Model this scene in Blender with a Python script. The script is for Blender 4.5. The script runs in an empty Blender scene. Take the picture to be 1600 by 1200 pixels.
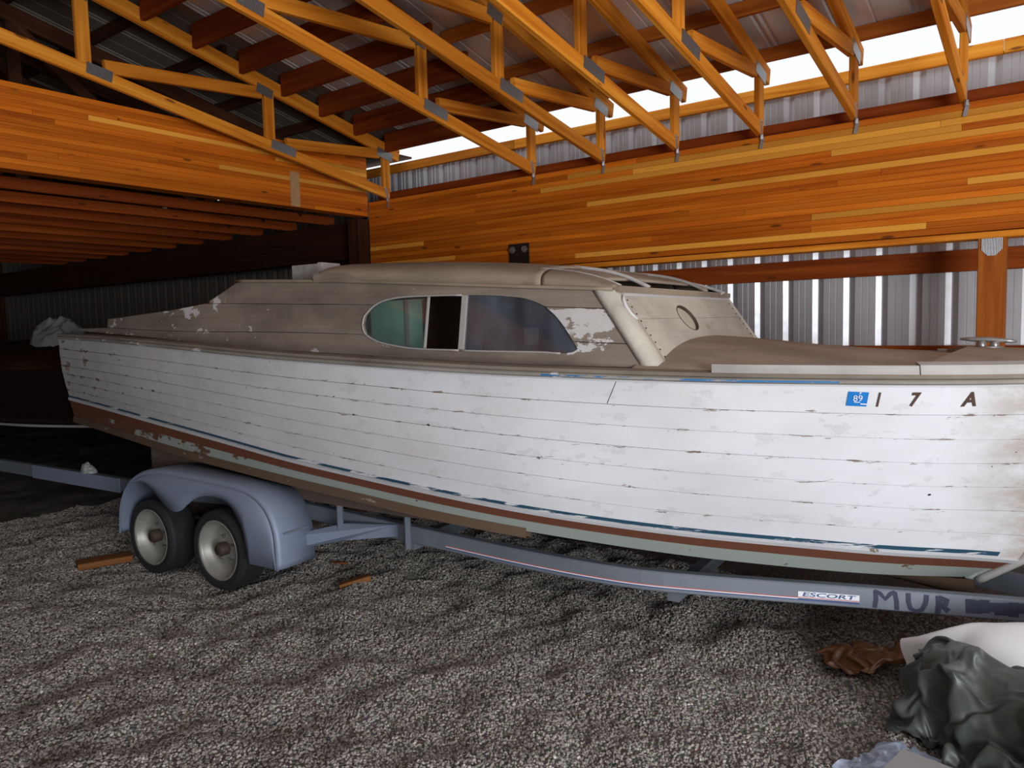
import bpy, math, random
import numpy as np
from mathutils import Vector, Matrix, noise
random.seed(7)
SC = bpy.context.scene
COL = SC.collection

# ------------------------------------------------------------------ camera
CAM_H = 1.6
yaw, pitch, roll = math.radians(36.7), math.radians(-4.5), math.radians(1.4)
fwd = Vector((-math.sin(yaw)*math.cos(pitch), math.cos(yaw)*math.cos(pitch), math.sin(pitch)))
r0 = Vector((math.cos(yaw), math.sin(yaw), 0)); u0 = r0.cross(fwd)
rt = math.cos(roll)*r0 - math.sin(roll)*u0
up = math.sin(roll)*r0 + math.cos(roll)*u0
cam = bpy.data.cameras.new('camera'); cam.sensor_width = 36; cam.lens = 1180/1600*36
cam.clip_start = .05; cam.clip_end = 300
co = bpy.data.objects.new('camera', cam); COL.objects.link(co)
co.matrix_world = Matrix(((rt.x, up.x, -fwd.x, 0), (rt.y, up.y, -fwd.y, 0), (rt.z, up.z, -fwd.z, CAM_H), (0, 0, 0, 1)))
SC.camera = co
# ------------------------------------------------------------------ world, lights, exposure
SC.view_settings.view_transform = 'Standard'; SC.view_settings.look = 'None'
SC.view_settings.exposure = -0.3; SC.view_settings.gamma = 1.0
SC.view_settings.use_curve_mapping = False
W = bpy.data.worlds.new('daylight'); SC.world = W; W.use_nodes = True
bgn = W.node_tree.nodes['Background']
bgn.inputs[0].default_value = (.93, .96, 1, 1); bgn.inputs[1].default_value = 1.3

def area(name, loc, target, sx, sy, power, color):
    l = bpy.data.lights.new(name, 'AREA'); l.shape = 'RECTANGLE'; l.size = sx; l.size_y = sy
    l.energy = power; l.color = color
    o = bpy.data.objects.new(name, l); COL.objects.link(o); o.location = loc
    d = Vector(target) - Vector(loc)
    o.rotation_euler = d.to_track_quat('-Z', 'Y').to_euler()
    return o
# daylight through the open end of the shed on the right, out of view, and the bounce of the sunlit apron outside it
area('doorway_daylight', (3.92, -.95, 1.40), (-1.0, .2, 1.2), 2.9, 2.0, 530, (.93, .96, 1))
area('sunlit_apron', (6.4, -.5, .03), (6.3, -.5, 4), 4.2, 4.0, 650, (1, .92, .80))

# ------------------------------------------------------------------ helpers
def link(o, parent=None):
    COL.objects.link(o)
    if parent is not None: o.parent = parent
    return o
def tag(o, label=None, cat=None, group=None, kind=None):
    if label: o['label'] = label
    if cat: o['category'] = cat
    if group: o['group'] = group
    if kind: o['kind'] = kind
    return o
def thing(name, label, cat, loc=(0, 0, 0), rz=0, group=None, kind=None):
    o = bpy.data.objects.new(name, None); o.empty_display_size = .1
    o.location = loc; o.rotation_euler = (0, 0, rz); link(o)
    return tag(o, label, cat, group, kind)
def mesh(name, V, F, mat, parent=None, smooth=False, uv=None, uv2=None):
    me = bpy.data.meshes.new(name); me.from_pydata([tuple(v) for v in V], [], F); me.update()
    if mat: me.materials.append(mat)
    if smooth:
        for p in me.polygons: p.use_smooth = True
    for nm, data in (('UVMap', uv), ('edge', uv2)):
        if data is not None:
            lay = me.uv_layers.new(name=nm)
            for l in me.loops: lay.data[l.index].uv = data[l.vertex_index]
    return link(bpy.data.objects.new(name, me), parent)
class MB:
    def __init__(s): s.V = []; s.F = []
    def add(s, V, F):
        b = len(s.V); s.V += [tuple(v) for v in V]; s.F += [tuple(i+b for i in f) for f in F]; return s
    def box(s, c, d, rot=None):
        P = []
        for z in (-.5, .5):
            for y in (-.5, .5):
                for x in (-.5, .5):
                    v = Vector((x*d[0], y*d[1], z*d[2]))
                    if rot is not None: v = rot @ v
                    P.append(v+Vector(c))
        return s.add(P, [(0, 2, 3, 1), (4, 5, 7, 6), (0, 1, 5, 4), (2, 6, 7, 3), (0, 4, 6, 2), (1, 3, 7, 5)])
    def grid(s, G, close=False):
        n, m = len(G), len(G[0]); V = [p for r in G for p in r]; F = []
        for i in range(n-1):
            for j in range(m-1 if not close else m):
                k = (j+1) % m
                F.append((i*m+j, i*m+k, (i+1)*m+k, (i+1)*m+j))
        return s.add(V, F)
    def tube(s, pts, r, n=8, caps=True):
        pts = [Vector(p) for p in pts]; R = []
        for i, p in enumerate(pts):
            t = (pts[min(i+1, len(pts)-1)]-pts[max(i-1, 0)]).normalized()
            a = t.orthogonal().normalized() if i == 0 else (R_a - t*R_a.dot(t)).normalized()
            R_a = a; b = t.cross(a); rr = r[i] if isinstance(r, (list, tuple)) else r
            R.append([p+rr*(math.cos(q*2*math.pi/n)*a+math.sin(q*2*math.pi/n)*b) for q in range(n)])
        b0 = len(s.V); s.grid(R, True)
        if caps:
            s.F.append(tuple(b0+i for i in range(n))[::-1]); e = b0+(len(pts)-1)*n
            s.F.append(tuple(e+i for i in range(n)))
        return s
    def lathe(s, prof, c, n=32, axis='y'):
        G = []
        for r, h in prof:
            row = []
            for k in range(n):
                a = 2*math.pi*k/n
                row.append((c[0]+r*math.cos(a), c[1]+h, c[2]+r*math.sin(a)) if axis == 'y' else (c[0]+r*math.cos(a), c[1]+r*math.sin(a), c[2]+h))
            G.append(row)
        return s.grid(G, True)
    def prism(s, poly, d):
        n = len(poly); P = [Vector(p) for p in poly]; D = Vector(d)
        s.add(P+[p+D for p in P], [tuple(range(n))[::-1], tuple(range(n, 2*n))]+[(i, (i+1) % n, n+(i+1) % n, n+i) for i in range(n)])
        return s
    def build(s, name, mat, parent=None, smooth=False):
        return mesh(name, s.V, s.F, mat, parent, smooth)
_bc = {}
def board(name, p0, p1, w, h, mat, parent=None, upv=(0, 0, 1), ch=.004):
    """a sawn board: length along its own X, edges eased"""
    p0, p1 = Vector(p0), Vector(p1); L = (p1-p0).length
    key = (round(L, 3), round(w, 4), round(h, 4), mat.name)
    if key not in _bc:
        c = min(ch, w*.2, h*.2); R = []
        for x in (-L/2, L/2):
            R.append([(x, y, z) for y, z in ((-w/2+c, -h/2), (w/2-c, -h/2), (w/2, -h/2+c), (w/2, h/2-c), (w/2-c, h/2), (-w/2+c, h/2), (-w/2, h/2-c), (-w/2, -h/2+c))])
        m = MB().grid(R, True); m.F = [f[::-1] for f in m.F]; m.F += [tuple(range(8))[::-1], tuple(range(8, 16))]
        m.F = [f[::-1] for f in m.F]
        me = bpy.data.meshes.new(name); me.from_pydata(m.V, [], m.F); me.materials.append(mat); me.update(); _bc[key] = me
    o = bpy.data.objects.new(name, _bc[key]); link(o, parent)
    x = (p1-p0).normalized(); upv = Vector(upv)
    if abs(upv.normalized().dot(x)) > .99: upv = Vector((0, 1, 0))
    y = upv.cross(x).normalized(); z = x.cross(y); c = (p0+p1)/2
    o.matrix_local = Matrix(((x.x, y.x, z.x, c.x), (x.y, y.y, z.y, c.y), (x.z, y.z, z.z, c.z), (0, 0, 0, 1)))
    return o
def herm(kn):
    ks = np.array([k for k, _ in kn], float); kb = np.array([b for _, b in kn], float); m = np.gradient(kb, ks)
    def f(s):
        s = min(max(s, ks[0]), ks[-1]); i = int(min(max(np.searchsorted(ks, s)-1, 0), len(ks)-2))
        h = ks[i+1]-ks[i]; t = (s-ks[i])/h
        return float((2*t**3-3*t**2+1)*kb[i]+(t**3-2*t**2+t)*h*m[i]+(-2*t**3+3*t**2)*kb[i+1]+(t**3-t**2)*h*m[i+1])
    return f
def lin(kn):
    ks = [k for k, _ in kn]; kb = [b for _, b in kn]
    return lambda s: float(np.interp(s, ks, kb))
def frange(a, b, n): return [a+(b-a)*i/n for i in range(n+1)]

# ------------------------------------------------------------------ materials
class NT:
    def __init__(s, name, rough=.6, metal=0., spec=.5):
        s.m = bpy.data.materials.new(name); s.m.use_nodes = True; s.t = s.m.node_tree; s.b = s.t.nodes['Principled BSDF']
        s.b.inputs['Roughness'].default_value = rough; s.b.inputs['Metallic'].default_value = metal
        s.b.inputs['Specular IOR Level'].default_value = spec
    def n(s, ty, **k):
        o = s.t.nodes.new(ty)
        for a, b in k.items():
            if a.startswith('i_'):
                key = a[2:].replace('_', ' ')
                o.inputs[int(key) if key.isdigit() else key].default_value = b
            else: setattr(o, a, b)
        return o
    def l(s, a, b): s.t.links.new(a, b)
    def obj(s): return s.n('ShaderNodeTexCoord').outputs['Object']
    def uv(s, nm): return s.n('ShaderNodeUVMap', uv_map=nm).outputs[0]
    def rnd(s): return s.n('ShaderNodeObjectInfo').outputs['Random']
    def mapv(s, v, scale, add=None):
        q = s.n('ShaderNodeVectorMath', operation='MULTIPLY'); s.l(v, q.inputs[0]); q.inputs[1].default_value = scale
        if add is not None:
            k = s.math('MULTIPLY', add, 37.7); e = s.n('ShaderNodeVectorMath', operation='ADD'); s.l(q.outputs[0], e.inputs[0]); s.l(k, e.inputs[1]); return e.outputs[0]
        return q.outputs[0]
    def noise(s, v, sc=1., det=4., ro=.55, dist=0.):
        o = s.n('ShaderNodeTexNoise'); s.l(v, o.inputs['Vector']); o.inputs['Scale'].default_value = sc; o.inputs['Detail'].default_value = det
        o.inputs['Roughness'].default_value = ro; o.inputs['Distortion'].default_value = dist; return o.outputs['Fac']
    def math(s, op, a, b=None, c=None, clamp=False):
        o = s.n('ShaderNodeMath', operation=op); o.use_clamp = clamp
        for i, x in enumerate((a, b, c)):
            if x is None: continue
            if isinstance(x, (int, float)): o.inputs[i].default_value = x
            else: s.l(x, o.inputs[i])
        return o.outputs[0]
    def ramp(s, f, stops, interp='LINEAR'):
        o = s.n('ShaderNodeValToRGB'); o.color_ramp.interpolation = interp; e = o.color_ramp.elements
        while len(e) < len(stops): e.new(.5)
        for k, (p, c) in enumerate(stops):
            e[k].position = p; e[k].color = (*c, 1) if len(c) == 3 else c
        s.l(f, o.inputs[0]); return o.outputs[0]
    def step(s, f, a, b):
        o = s.n('ShaderNodeMapRange'); o.clamp = True; s.l(f, o.inputs[0]); o.inputs[1].default_value = a; o.inputs[2].default_value = b; return o.outputs[0]
    def mix(s, f, a, b, mode='MIX'):
        o = s.n('ShaderNodeMix', data_type='RGBA', blend_type=mode)
        for i, x in ((0, f), (6, a), (7, b)):
            if isinstance(x, (int, float)): o.inputs[i].default_value = x
            elif isinstance(x, tuple): o.inputs[i].default_value = (*x, 1)
            else: s.l(x, o.inputs[i])
        return o.outputs[2]
    def color(s, c):
        if isinstance(c, tuple): s.b.inputs['Base Color'].default_value = (*c, 1)
        else: s.l(c, s.b.inputs['Base Color'])
        return s
    def rough(s, r): s.l(r, s.b.inputs['Roughness']); return s
    def bump(s, h, st=.3, d=.01):
        o = s.n('ShaderNodeBump'); o.inputs['Strength'].default_value = st; o.inputs['Distance'].default_value = d; s.l(h, o.inputs['Height']); s.l(o.outputs[0], s.b.inputs['Normal']); return s
    def sep(s, v):
        o = s.n('ShaderNodeSeparateXYZ'); s.l(v, o.inputs[0]); return o.outputs
def wood(name, dark, mid, light, rough=.7, pale=None, stain=.0):
    t = NT(name, rough, 0, .12); r = t.rnd(); o = t.obj()
    a = t.noise(t.mapv(o, (.9, 22, 22), r), 1, 5, .6, .6)
    g = t.noise(t.mapv(o, (2.5, 120, 120), r), 1, 3, .6)
    big = t.noise(t.mapv(o, (.6, 3, 3), r), 1, 3, .5)
    c = t.ramp(a, [(.30, dark), (.5, mid), (.70, light)])
    c = t.mix(t.math('MULTIPLY', g, .35), c, t.mix(1., c, (.55, .45, .38), 'MULTIPLY'))
    v = t.n('ShaderNodeTexVoronoi', feature='F1'); t.l(t.mapv(o, (2.2, 9, 9), r), v.inputs['Vector']); v.inputs['Scale'].default_value = 1
    kn = t.step(v.outputs['Distance'], .11, .06)
    c = t.mix(t.math('MULTIPLY', kn, .75), c, (.07, .02, .006))
    if pale:
        c = t.mix(t.math('GREATER_THAN', r, .86), c, t.mix(.75, c, pale))
    tone = t.ramp(t.math('FRACT', t.math('MULTIPLY', r, 7.3)), [(0, (.68, .62, .58)), (1, (1.12, 1.1, 1.05))])
    c = t.mix(1., c, tone, 'MULTIPLY')
    c = t.mix(t.step(big, .6, .8), c, t.mix(1., c, (.72, .62, .55), 'MULTIPLY'))
    t.color(c); t.bump(t.math('ADD', a, t.math('MULTIPLY', g, .5)), .25, .004)
    return t.m
M = {}
M['pine'] = wood('fir_lumber', (.50, .14, .010), (.74, .265, .024), (.88, .40, .052))
M['glulam'] = wood('glulam_lamination', (.48, .100, .006), (.66, .172, .011), (.75, .225, .018), .6, pale=(.88, .44, .065))
M['post'] = wood('brown_fir_post', (.34, .085, .012), (.50, .15, .022), (.58, .20, .035))
M['girt'] = wood('red_fir', (.16, .028, .005), (.26, .052, .007), (.33, .075, .011))
M['darkwood'] = wood('shade_dark_wood', (.030, .010, .005), (.05, .018, .008), (.075, .03, .013))  # near-black wood: shade of the left bay is put into its colour
M['scrap'] = wood('scrap_lumber', (.20, .085, .03), (.32, .14, .05), (.42, .21, .085))
def metal(name, col, rough, streak=.25, metallic=.85):
    t = NT(name, rough, metallic); o = t.obj(); r = t.rnd()
    a = t.noise(t.mapv(o, (3, 3, .5), r), 1, 5, .6); b = t.noise(t.mapv(o, (14, 14, 14), r), 1, 4, .6)
    c = t.mix(t.math('MULTIPLY', t.step(a, .35, .75), streak), col, tuple(x*.55 for x in col))
    c = t.mix(t.math('MULTIPLY', b, .25), c, tuple(min(1, x*1.25) for x in col))
    t.color(c); t.rough(t.math('ADD', t.math('MULTIPLY', b, .22), rough-.08)); t.bump(a, .05, .01)
    return t.m
M['sheet'] = metal('galvanised_sheet', (.56, .56, .585), .38, .2, .55)
M['roofsheet'] = metal('roof_sheet', (.78, .77, .76), .3, .25, .4)
M['shadedsheet'] = metal('shaded_brown_sheet', (.17, .145, .12), .6, .4, .2)  # sheet darkened and browned: the left bay's shade is in this colour
M['galv'] = metal('galvanised_steel', (.20, .225, .265), .55, .45, .35)
M['galvlight'] = metal('painted_grey_steel', (.235, .28, .38), .5, .25, .15)
M['zinc'] = metal('zinc_plate', (.42, .42, .44), .35, .3, .7)
def plate_m():
    t = NT('toothed_plate', .35, .8); o = t.obj(); w = t.n('ShaderNodeTexWave', wave_type='BANDS', bands_direction='X'); t.l(o, w.inputs[0]); w.inputs['Scale'].default_value = 42; w.inputs['Distortion'].default_value = .4
    t.color(t.mix(w.outputs['Fac'], (.14, .14, .15), (.52, .52, .53))); t.bump(w.outputs['Fac'], .6, .004); return t.m
M['plate'] = plate_m()
def solid(name, c, rough=.6, metal=0., var=.25, sc=8., bump=0.1):
    t = NT(name, rough, metal); o = t.obj(); a = t.noise(o, sc, 5, .6)
    t.color(t.mix(t.math('MULTIPLY', a, 1.), tuple(x*(1-var) for x in c), tuple(min(1, x*(1+var)) for x in c)))
    if bump: t.bump(a, bump, .01)
    return t.m
M['dusty'] = solid('dusty_strap', (.40, .23, .10), .8, 0, .3, 20)
M['blacksteel'] = solid('black_steel', (.018, .014, .013), .45, .3)
M['bolt'] = solid('bolt_steel', (.35, .34, .33), .4, .8)
M['rubber'] = solid('tyre_rubber', (.013, .013, .015), .75, 0, .4, 20)
M['rim'] = solid('wheel_rim', (.32, .31, .285), .45, .35, .35, 9)
M['rust'] = solid('rusty_hub', (.06, .04, .028), .7, .2, .5, 18)
M['mint'] = solid('mint_paint', (.40, .72, .58), .6, 0, .3, 4)
M['cabinbrown'] = solid('interior_brown', (.10, .055, .032), .6, 0, .4, 6)
M['void'] = solid('bilge_dark', (.02, .016, .013), .8)
M['bag'] = solid('brown_plastic', (.15, .06, .025), .35, 0, .45, 11)
M['whitesheet'] = solid('white_sheet', (.62, .60, .60), .5, 0, .12, 5)
M['greytarp'] = solid('grey_tarp', (.30, .31, .32), .6, 0, .25, 5)
M['silver'] = solid('silver_blue_sheet', (.36, .42, .55), .3, .2, .3, 12)
M['card'] = solid('grey_card', (.30, .29, .29), .8, 0, .1, 7)
M['darkhull'] = solid('dark_varnished_hull', (.016, .007, .005), .3, 0, .4, 3)
M['paleboat'] = solid('pale_trim', (.45, .42, .42), .5)
M['letter'] = solid('brown_lettering', (.085, .045, .03), .5, 0, .3, 40, 0)
M['sticker'] = solid('blue_sticker', (.01, .19, .56), .4, 0, .1, 40, 0)
M['stickwhite'] = solid('sticker_white', (.78, .80, .85), .5, 0, .05, 40, 0)
M['decalblue'] = solid('decal_blue', (.06, .09, .22), .5, 0, .1, 40, 0)
M['decalred'] = solid('decal_red', (.55, .12, .10), .5, 0, .1, 40, 0)
M['marker'] = solid('dark_marker_paint', (.035, .04, .075), .7, 0, .5, 30, 0)
M['port'] = solid('pale_port_cover', (.50, .48, .38), .6, 0, .25, 14)
M['boxcard'] = solid('painted_box', (.34, .33, .30), .7, 0, .5, 14)
def tarp_m():
    t = NT('dark_green_tarp', .42, 0, .5); o = t.obj(); a = t.noise(o, 5, 5, .6); b = t.noise(o, 40, 2)
    t.color(t.ramp(a, [(.35, (.03, .036, .031)), (.6, (.065, .073, .066)), (.75, (.13, .14, .13))])); t.bump(b, .08, .004); return t.m
M['tarp'] = tarp_m()
def glass_m(name, dirt_haze, tint):
    t = NT(name, .02, 0, .5); t.b.inputs['Transmission Weight'].default_value = 1; t.b.inputs['IOR'].default_value = 1.45; t.color(tint)
    d = t.n('ShaderNodeBsdfDiffuse'); d.inputs[0].default_value = (.36, .40, .48, 1)  # bluish film: dust, with the pane's reflected haze painted in
    mx = t.n('ShaderNodeMixShader'); a = t.noise(t.mapv(t.obj(), (3, 3, 1.2)), 1.6, 5, .6)
    t.l(t.math('MULTIPLY', t.step(a, .2, .9), dirt_haze), mx.inputs[0]); t.l(t.b.outputs[0], mx.inputs[1]); t.l(d.outputs[0], mx.inputs[2])
    t.l(mx.outputs[0], t.t.nodes['Material Output'].inputs[0]); return t.m
M['glass'] = glass_m('aft_pane_glass', .10, (.9, 1, .95)); M['glass_dirt_haze'] = glass_m('dusty_hazy_pane_glass', .32, (.8, .85, .9))
def hull_paint():
    t = NT('peeling_white_paint', .48, 0, .4)
    uv = t.uv('UVMap'); ed = t.sep(t.uv('edge'))[0]; s = t.sep(uv)[0]
    aft = t.step(s, 4.6, .3)                                   # weathering grows towards the stern
    near = t.step(ed, .022, .0)
    fine = t.noise(t.mapv(uv, (8.5, 60, 1)), 1, 5, .68, .4); blob = t.noise(t.mapv(uv, (5.2, 10, 1)), 1, 6, .7)
    big = t.noise(t.mapv(uv, (.9, 1.7, 1)), 1, 4, .6)
    seamw = t.step(t.math('ADD', t.math('ADD', t.math('MULTIPLY', near, .17), fine), t.math('MULTIPLY', big, .14)), .80, .83)
    patch = t.step(t.math('ADD', blob, t.math('ADD', t.math('ADD', t.math('MULTIPLY', aft, .03), t.math('MULTIPLY', t.math('POWER', aft, 5), .10)), t.math('MULTIPLY', near, .07))), .715, .728)
    peel = t.math('MAXIMUM', seamw, patch)
    paint = t.ramp(big, [(.35, (.66, .66, .68)), (.6, (.78, .785, .82))])
    dirty = t.ramp(blob, [(.35, (.31, .285, .265)), (.65, (.45, .43, .41))])
    c = t.mix(t.math('MULTIPLY', aft, .75), paint, dirty)
    yel = t.step(t.noise(t.mapv(uv, (2.2, 3.1, 3)), 1, 5, .6), .60, .78)
    c = t.mix(t.math('MULTIPLY', yel, .35), c, (.55, .47, .33))
    bow = t.step(s, 6.12, 6.45); c = t.mix(t.math('MULTIPLY', t.math('MULTIPLY', bow, t.step(blob, .3, .62)), .75), c, (.30, .21, .12))
    thin = t.step(t.noise(t.mapv(uv, (6, 11, 2)), 1, 5, .7), .585, .62)
    c = t.mix(t.math('MULTIPLY', thin, .22), c, (.40, .385, .37))
    woodc = t.ramp(fine, [(.35, (.10, .062, .042)), (.65, (.27, .20, .15))])
    c = t.mix(t.math('MULTIPLY', peel, .9), c, woodc)
    hole = t.step(t.math('ADD', t.noise(t.mapv(uv, (26, 30, 5)), 1, 1), t.math('MULTIPLY', near, .05)), .80, .82)
    c = t.mix(hole, c, (.02, .015, .012))
    t.color(c); t.bump(t.math('SUBTRACT', t.math('MULTIPLY', thin, -.3), peel), .5, .003); return t.m
M['hull'] = hull_paint()
def grey_wood(name, lo, hi, patchy=True, peelc=(.60, .58, .57), amount=0.):
    t = NT(name, .7, 0, .25); uv = t.uv('UVMap'); x = t.sep(uv)
    g = t.noise(t.mapv(uv, (2.2, 48, 1)), 1, 5, .62, .3); b = t.noise(t.mapv(uv, (1.6, 3.2, 2)), 1, 5, .6); d = t.noise(t.mapv(uv, (4, 7, 7)), 1, 6, .66)
    c = t.mix(g, lo, hi); c = t.mix(t.math('MULTIPLY', t.step(b, .42, .72), .65), c, tuple(v*.42 for v in lo))
    st = t.step(t.noise(t.mapv(uv, (2.4, 5, 9)), 1, 4, .6), .62, .72); c = t.mix(t.math('MULTIPLY', st, .4), c, (.20, .10, .05))
    if patchy:
        fz = t.math('MULTIPLY', t.step(x[0], 4.40, 4.52), t.step(x[0], 4.92, 4.80))
        fz = t.math('MULTIPLY', fz, t.math('MULTIPLY', t.step(x[1], 1.43, 1.47), t.step(x[1], 1.675, 1.655)))
        fa = t.math('MULTIPLY', t.step(x[0], .05, .5), t.step(x[0], 2.5, 1.6))
        k = t.math('ADD', d, t.math('ADD', t.math('MULTIPLY', fz, .20), t.math('MULTIPLY', fa, .10)))
        p = t.step(k, .665-amount, .672-amount); c = t.mix(p, c, t.mix(t.math('MULTIPLY', b, .3), peelc, (.46, .43, .40)))
        t.bump(t.math('ADD', t.math('MULTIPLY', g, .4), p), .35, .004)
    else: t.bump(g, .3, .004)
    t.color(c); return t.m
M['cabin'] = grey_wood('weathered_cabin_wood', (.20, .155, .12), (.33, .275, .225))
M['roof'] = grey_wood('weathered_roof_wood', (.26, .20, .145), (.39, .32, .24), True, (.72, .70, .66), -.035)
M['shield'] = grey_wood('faded_windshield_paint', (.50, .455, .385), (.62, .58, .51), False)
M['deck'] = grey_wood('weathered_deck_wood', (.33, .265, .205), (.46, .385, .31), False)
M['cover'] = grey_wood('dark_cover_board', (.20, .165, .13), (.33, .285, .235), False)
M['toe'] = grey_wood('greyed_toe_rail', (.36, .335, .31), (.56, .545, .53), False)
M['rail'] = grey_wood('grey_rub_rail', (.20, .18, .155), (.36, .335, .30), True, (.60, .60, .60), .02)
def band(name, base, under, th, sc=(4, 16, 1), grow=None):
    t = NT(name, .55, 0, .35); uv = t.uv('UVMap'); a = t.noise(t.mapv(uv, sc), 1, 6, .68); b = t.noise(t.mapv(uv, (1.3, 5, 3)), 1, 4); k = a
    if grow is not None: k = t.math('ADD', a, t.math('MULTIPLY', t.step(t.sep(uv)[0], grow[0], grow[1]), grow[2]))
    c = t.mix(t.math('MULTIPLY', b, .6), base, tuple(x*.6 for x in base)); p = t.step(k, th, th+.02)
    t.color(t.mix(p, c, under)); t.bump(p, .25, .003); return t.m
M['white'] = band('white_boot_stripe', (.60, .60, .62), (.22, .17, .13), .66)
M['blue'] = band('blue_boot_top', (.022, .075, .125), (.60, .61, .64), .56, (2.6, 30, 1), None)
M['red'] = band('red_brown_bottom_paint', (.17, .06, .035), (.30, .27, .23), .70)
M['pale'] = band('pale_green_bottom_paint', (.36, .40, .365), (.13, .06, .035), .60, (3, 12, 2), (3.0, .4, .22))
M['worn'] = band('worn_bottom_wood', (.13, .085, .055), (.30, .25, .20), .64)
M['bunk'] = solid('carpeted_bunk', (.085, .06, .045), .9, 0, .5, 16, .4)
M['bluefleck'] = band('blue_paint_flecks', (.02, .17, .42), (.30, .29, .27), .50, (6, 40, 4))
def gravel_m(stone):
    t = NT('gravel_stone' if stone else 'gravel_ground', .85, 0, .25)
    if stone:
        r = t.rnd(); c = t.ramp(r, [(0, (.12, .105, .092)), (.3, (.225, .203, .18)), (.7, (.32, .295, .265)), (.96, (.40, .37, .335)), (1, (.60, .57, .53))])
        t.color(c)
    else:
        o = t.obj(); a = t.noise(o, 2.2, 6, .65); v = t.n('ShaderNodeTexVoronoi'); t.l(o, v.inputs['Vector']); v.inputs['Scale'].default_value = 75
        c = t.ramp(a, [(.3, (.10, .088, .076)), (.7, (.20, .18, .158))]); c = t.mix(.5, c, t.mix(1., c, v.outputs['Color'], 'MULTIPLY')); t.color(c); t.bump(v.outputs['Distance'], .8, .012)
    return t.m
M['gravel'] = gravel_m(False); M['stone'] = gravel_m(True)

# ------------------------------------------------------------------ ground
def ground_z(x, y):
    z = .030*noise.noise((x*.9, y*.9, 1.3))+.014*noise.noise((x*2.6, y*2.6, 4.1))
    z -= .035*math.exp(-((x+4.7)**2)/1.2-((y-2.6)**2)/.3)
    return z*min(1, max(.25, 1))
def ground_patch(x0, x1, y0, y1, st):
    nx, ny = int((x1-x0)/st), int((y1-y0)/st); V = []; F = []
    for j in range(ny+1):
        for i in range(nx+1):
            x, y = x0+(x1-x0)*i/nx, y0+(y1-y0)*j/ny
            z = ground_z(x, y)+.040*noise.noise((x*5, y*5, 9))-.018*max(0, noise.noise((x*4.1, y*4.1, 5))-.12)*2+.012*noise.noise((x*13, y*13, 2))
            V.append((x, y, z))
    for j in range(ny):
        for i in range(nx):
            a = j*(nx+1)+i; F.append((a, a+1, a+nx+2, a+nx+1))
    return V, F
V, F = ground_patch(-17, 9, -8, 7, .13)
V = [(x, y, z-.09*max(0, min(1, (x+7.3)/.3, (.6-x)/.3, (y-.8)/.3, (4.5-y)/.3))) for x, y, z in V]      # bed under the loose stones
fl = mesh('floor', V, F, M['gravel'], None, True); tag(fl, 'grey gravel floor of the open shed', 'floor', kind='structure')
# a loose layer of stones: one countless mass, scattered where the photograph can tell the stones apart
V, F = ground_patch(-7.4, .7, .7, 4.6, .05)
gr = mesh('gravel', V, F, M['gravel'], None, True); tag(gr, 'loose grey gravel stones covering the shed floor', 'gravel', kind='stuff')
def stone_mesh():
    import bmesh
    b = bmesh.new(); bmesh.ops.create_icosphere(b, subdivisions=1, radius=1)
    for v in b.verts: v.co *= 1+.32*noise.noise(v.co*1.7+Vector((5, 2, 9)))
    me = bpy.data.meshes.new('stone_shape'); b.to_mesh(me); b.free(); me.materials.append(M['stone']); return me
stone_src = bpy.data.objects.new('gravel_stone', stone_mesh())     # source shape only, never linked to the scene
ng = bpy.data.node_groups.new('gravel_scatter', 'GeometryNodeTree')
ng.interface.new_socket('Geometry', in_out='INPUT', socket_type='NodeSocketGeometry'); ng.interface.new_socket('Geometry', in_out='OUTPUT', socket_type='NodeSocketGeometry')
N = ng.nodes; gi = N.new('NodeGroupInput'); go = N.new('NodeGroupOutput'); dp = N.new('GeometryNodeDistributePointsOnFaces'); dp.inputs['Density'].default_value = 7400
ins = N.new('GeometryNodeInstanceOnPoints'); oi = N.new('GeometryNodeObjectInfo'); oi.inputs['Object'].default_value = stone_src
rr = N.new('FunctionNodeRandomValue'); rr.data_type = 'FLOAT_VECTOR'; rr.inputs[1].default_value = (6.28, 6.28, 6.28)
rs = N.new('FunctionNodeRandomValue'); rs.data_type = 'FLOAT_VECTOR'; rs.inputs[0].default_value = (.0035, .0035, .003); rs.inputs[1].default_value = (.0115, .0115, .0085); rs.inputs['Seed'].default_value = 3
jg = N.new('GeometryNodeJoinGeometry'); L = ng.links.new
L(gi.outputs[0], dp.inputs['Mesh']); L(dp.outputs['Points'], ins.inputs['Points']); L(oi.outputs['Geometry'], ins.inputs['Instance']); L(rr.outputs[0], ins.inputs['Rotation']); L(rs.outputs[0], ins.inputs['Scale'])
L(ins.outputs[0], jg.inputs[0]); L(gi.outputs[0], jg.inputs[0]); L(jg.outputs[0], go.inputs[0])
md = gr.modifiers.new('scatter', 'NODES'); md.node_group = ng

# ------------------------------------------------------------------ corrugated sheets
PER = .2132
def profile(n):
    """one sheet of n ribs, x from 0: (x, depth)"""
    P = []
    for k in range(n):
        x = k*PER
        P += [(x, 0), (x+.035, .019), (x+.043, .019), (x+.078, 0), (x+.117, 0), (x+.120, .003), (x+.124, .003), (x+.127, 0), (x+.160, 0), (x+.163, .003), (x+.167, .003), (x+.170, 0)]
    return P+[(n*PER, 0)]
def roof_profile(n):
    P = []
    for k in range(n):
        x = k*PER*2
        for q in (0, .045): P += [(x+q, 0), (x+q+.010, .022), (x+q+.026, .022), (x+q+.036, 0)]
        P += [(x+.225, 0), (x+.230, .004), (x+.240, .004), (x+.245, 0)]
    return P+[(n*PER*2, 0)]
def sheet_mesh(name, n, length, mat, prof=None):
    P = (prof or profile)(n); m = MB(); m.grid([[(x, d, 0) for x, d in P], [(x, d, length) for x, d in P]])
    me = bpy.data.meshes.new(name); me.from_pydata(m.V, [], m.F); me.materials.append(mat); me.update(); return me
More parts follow.
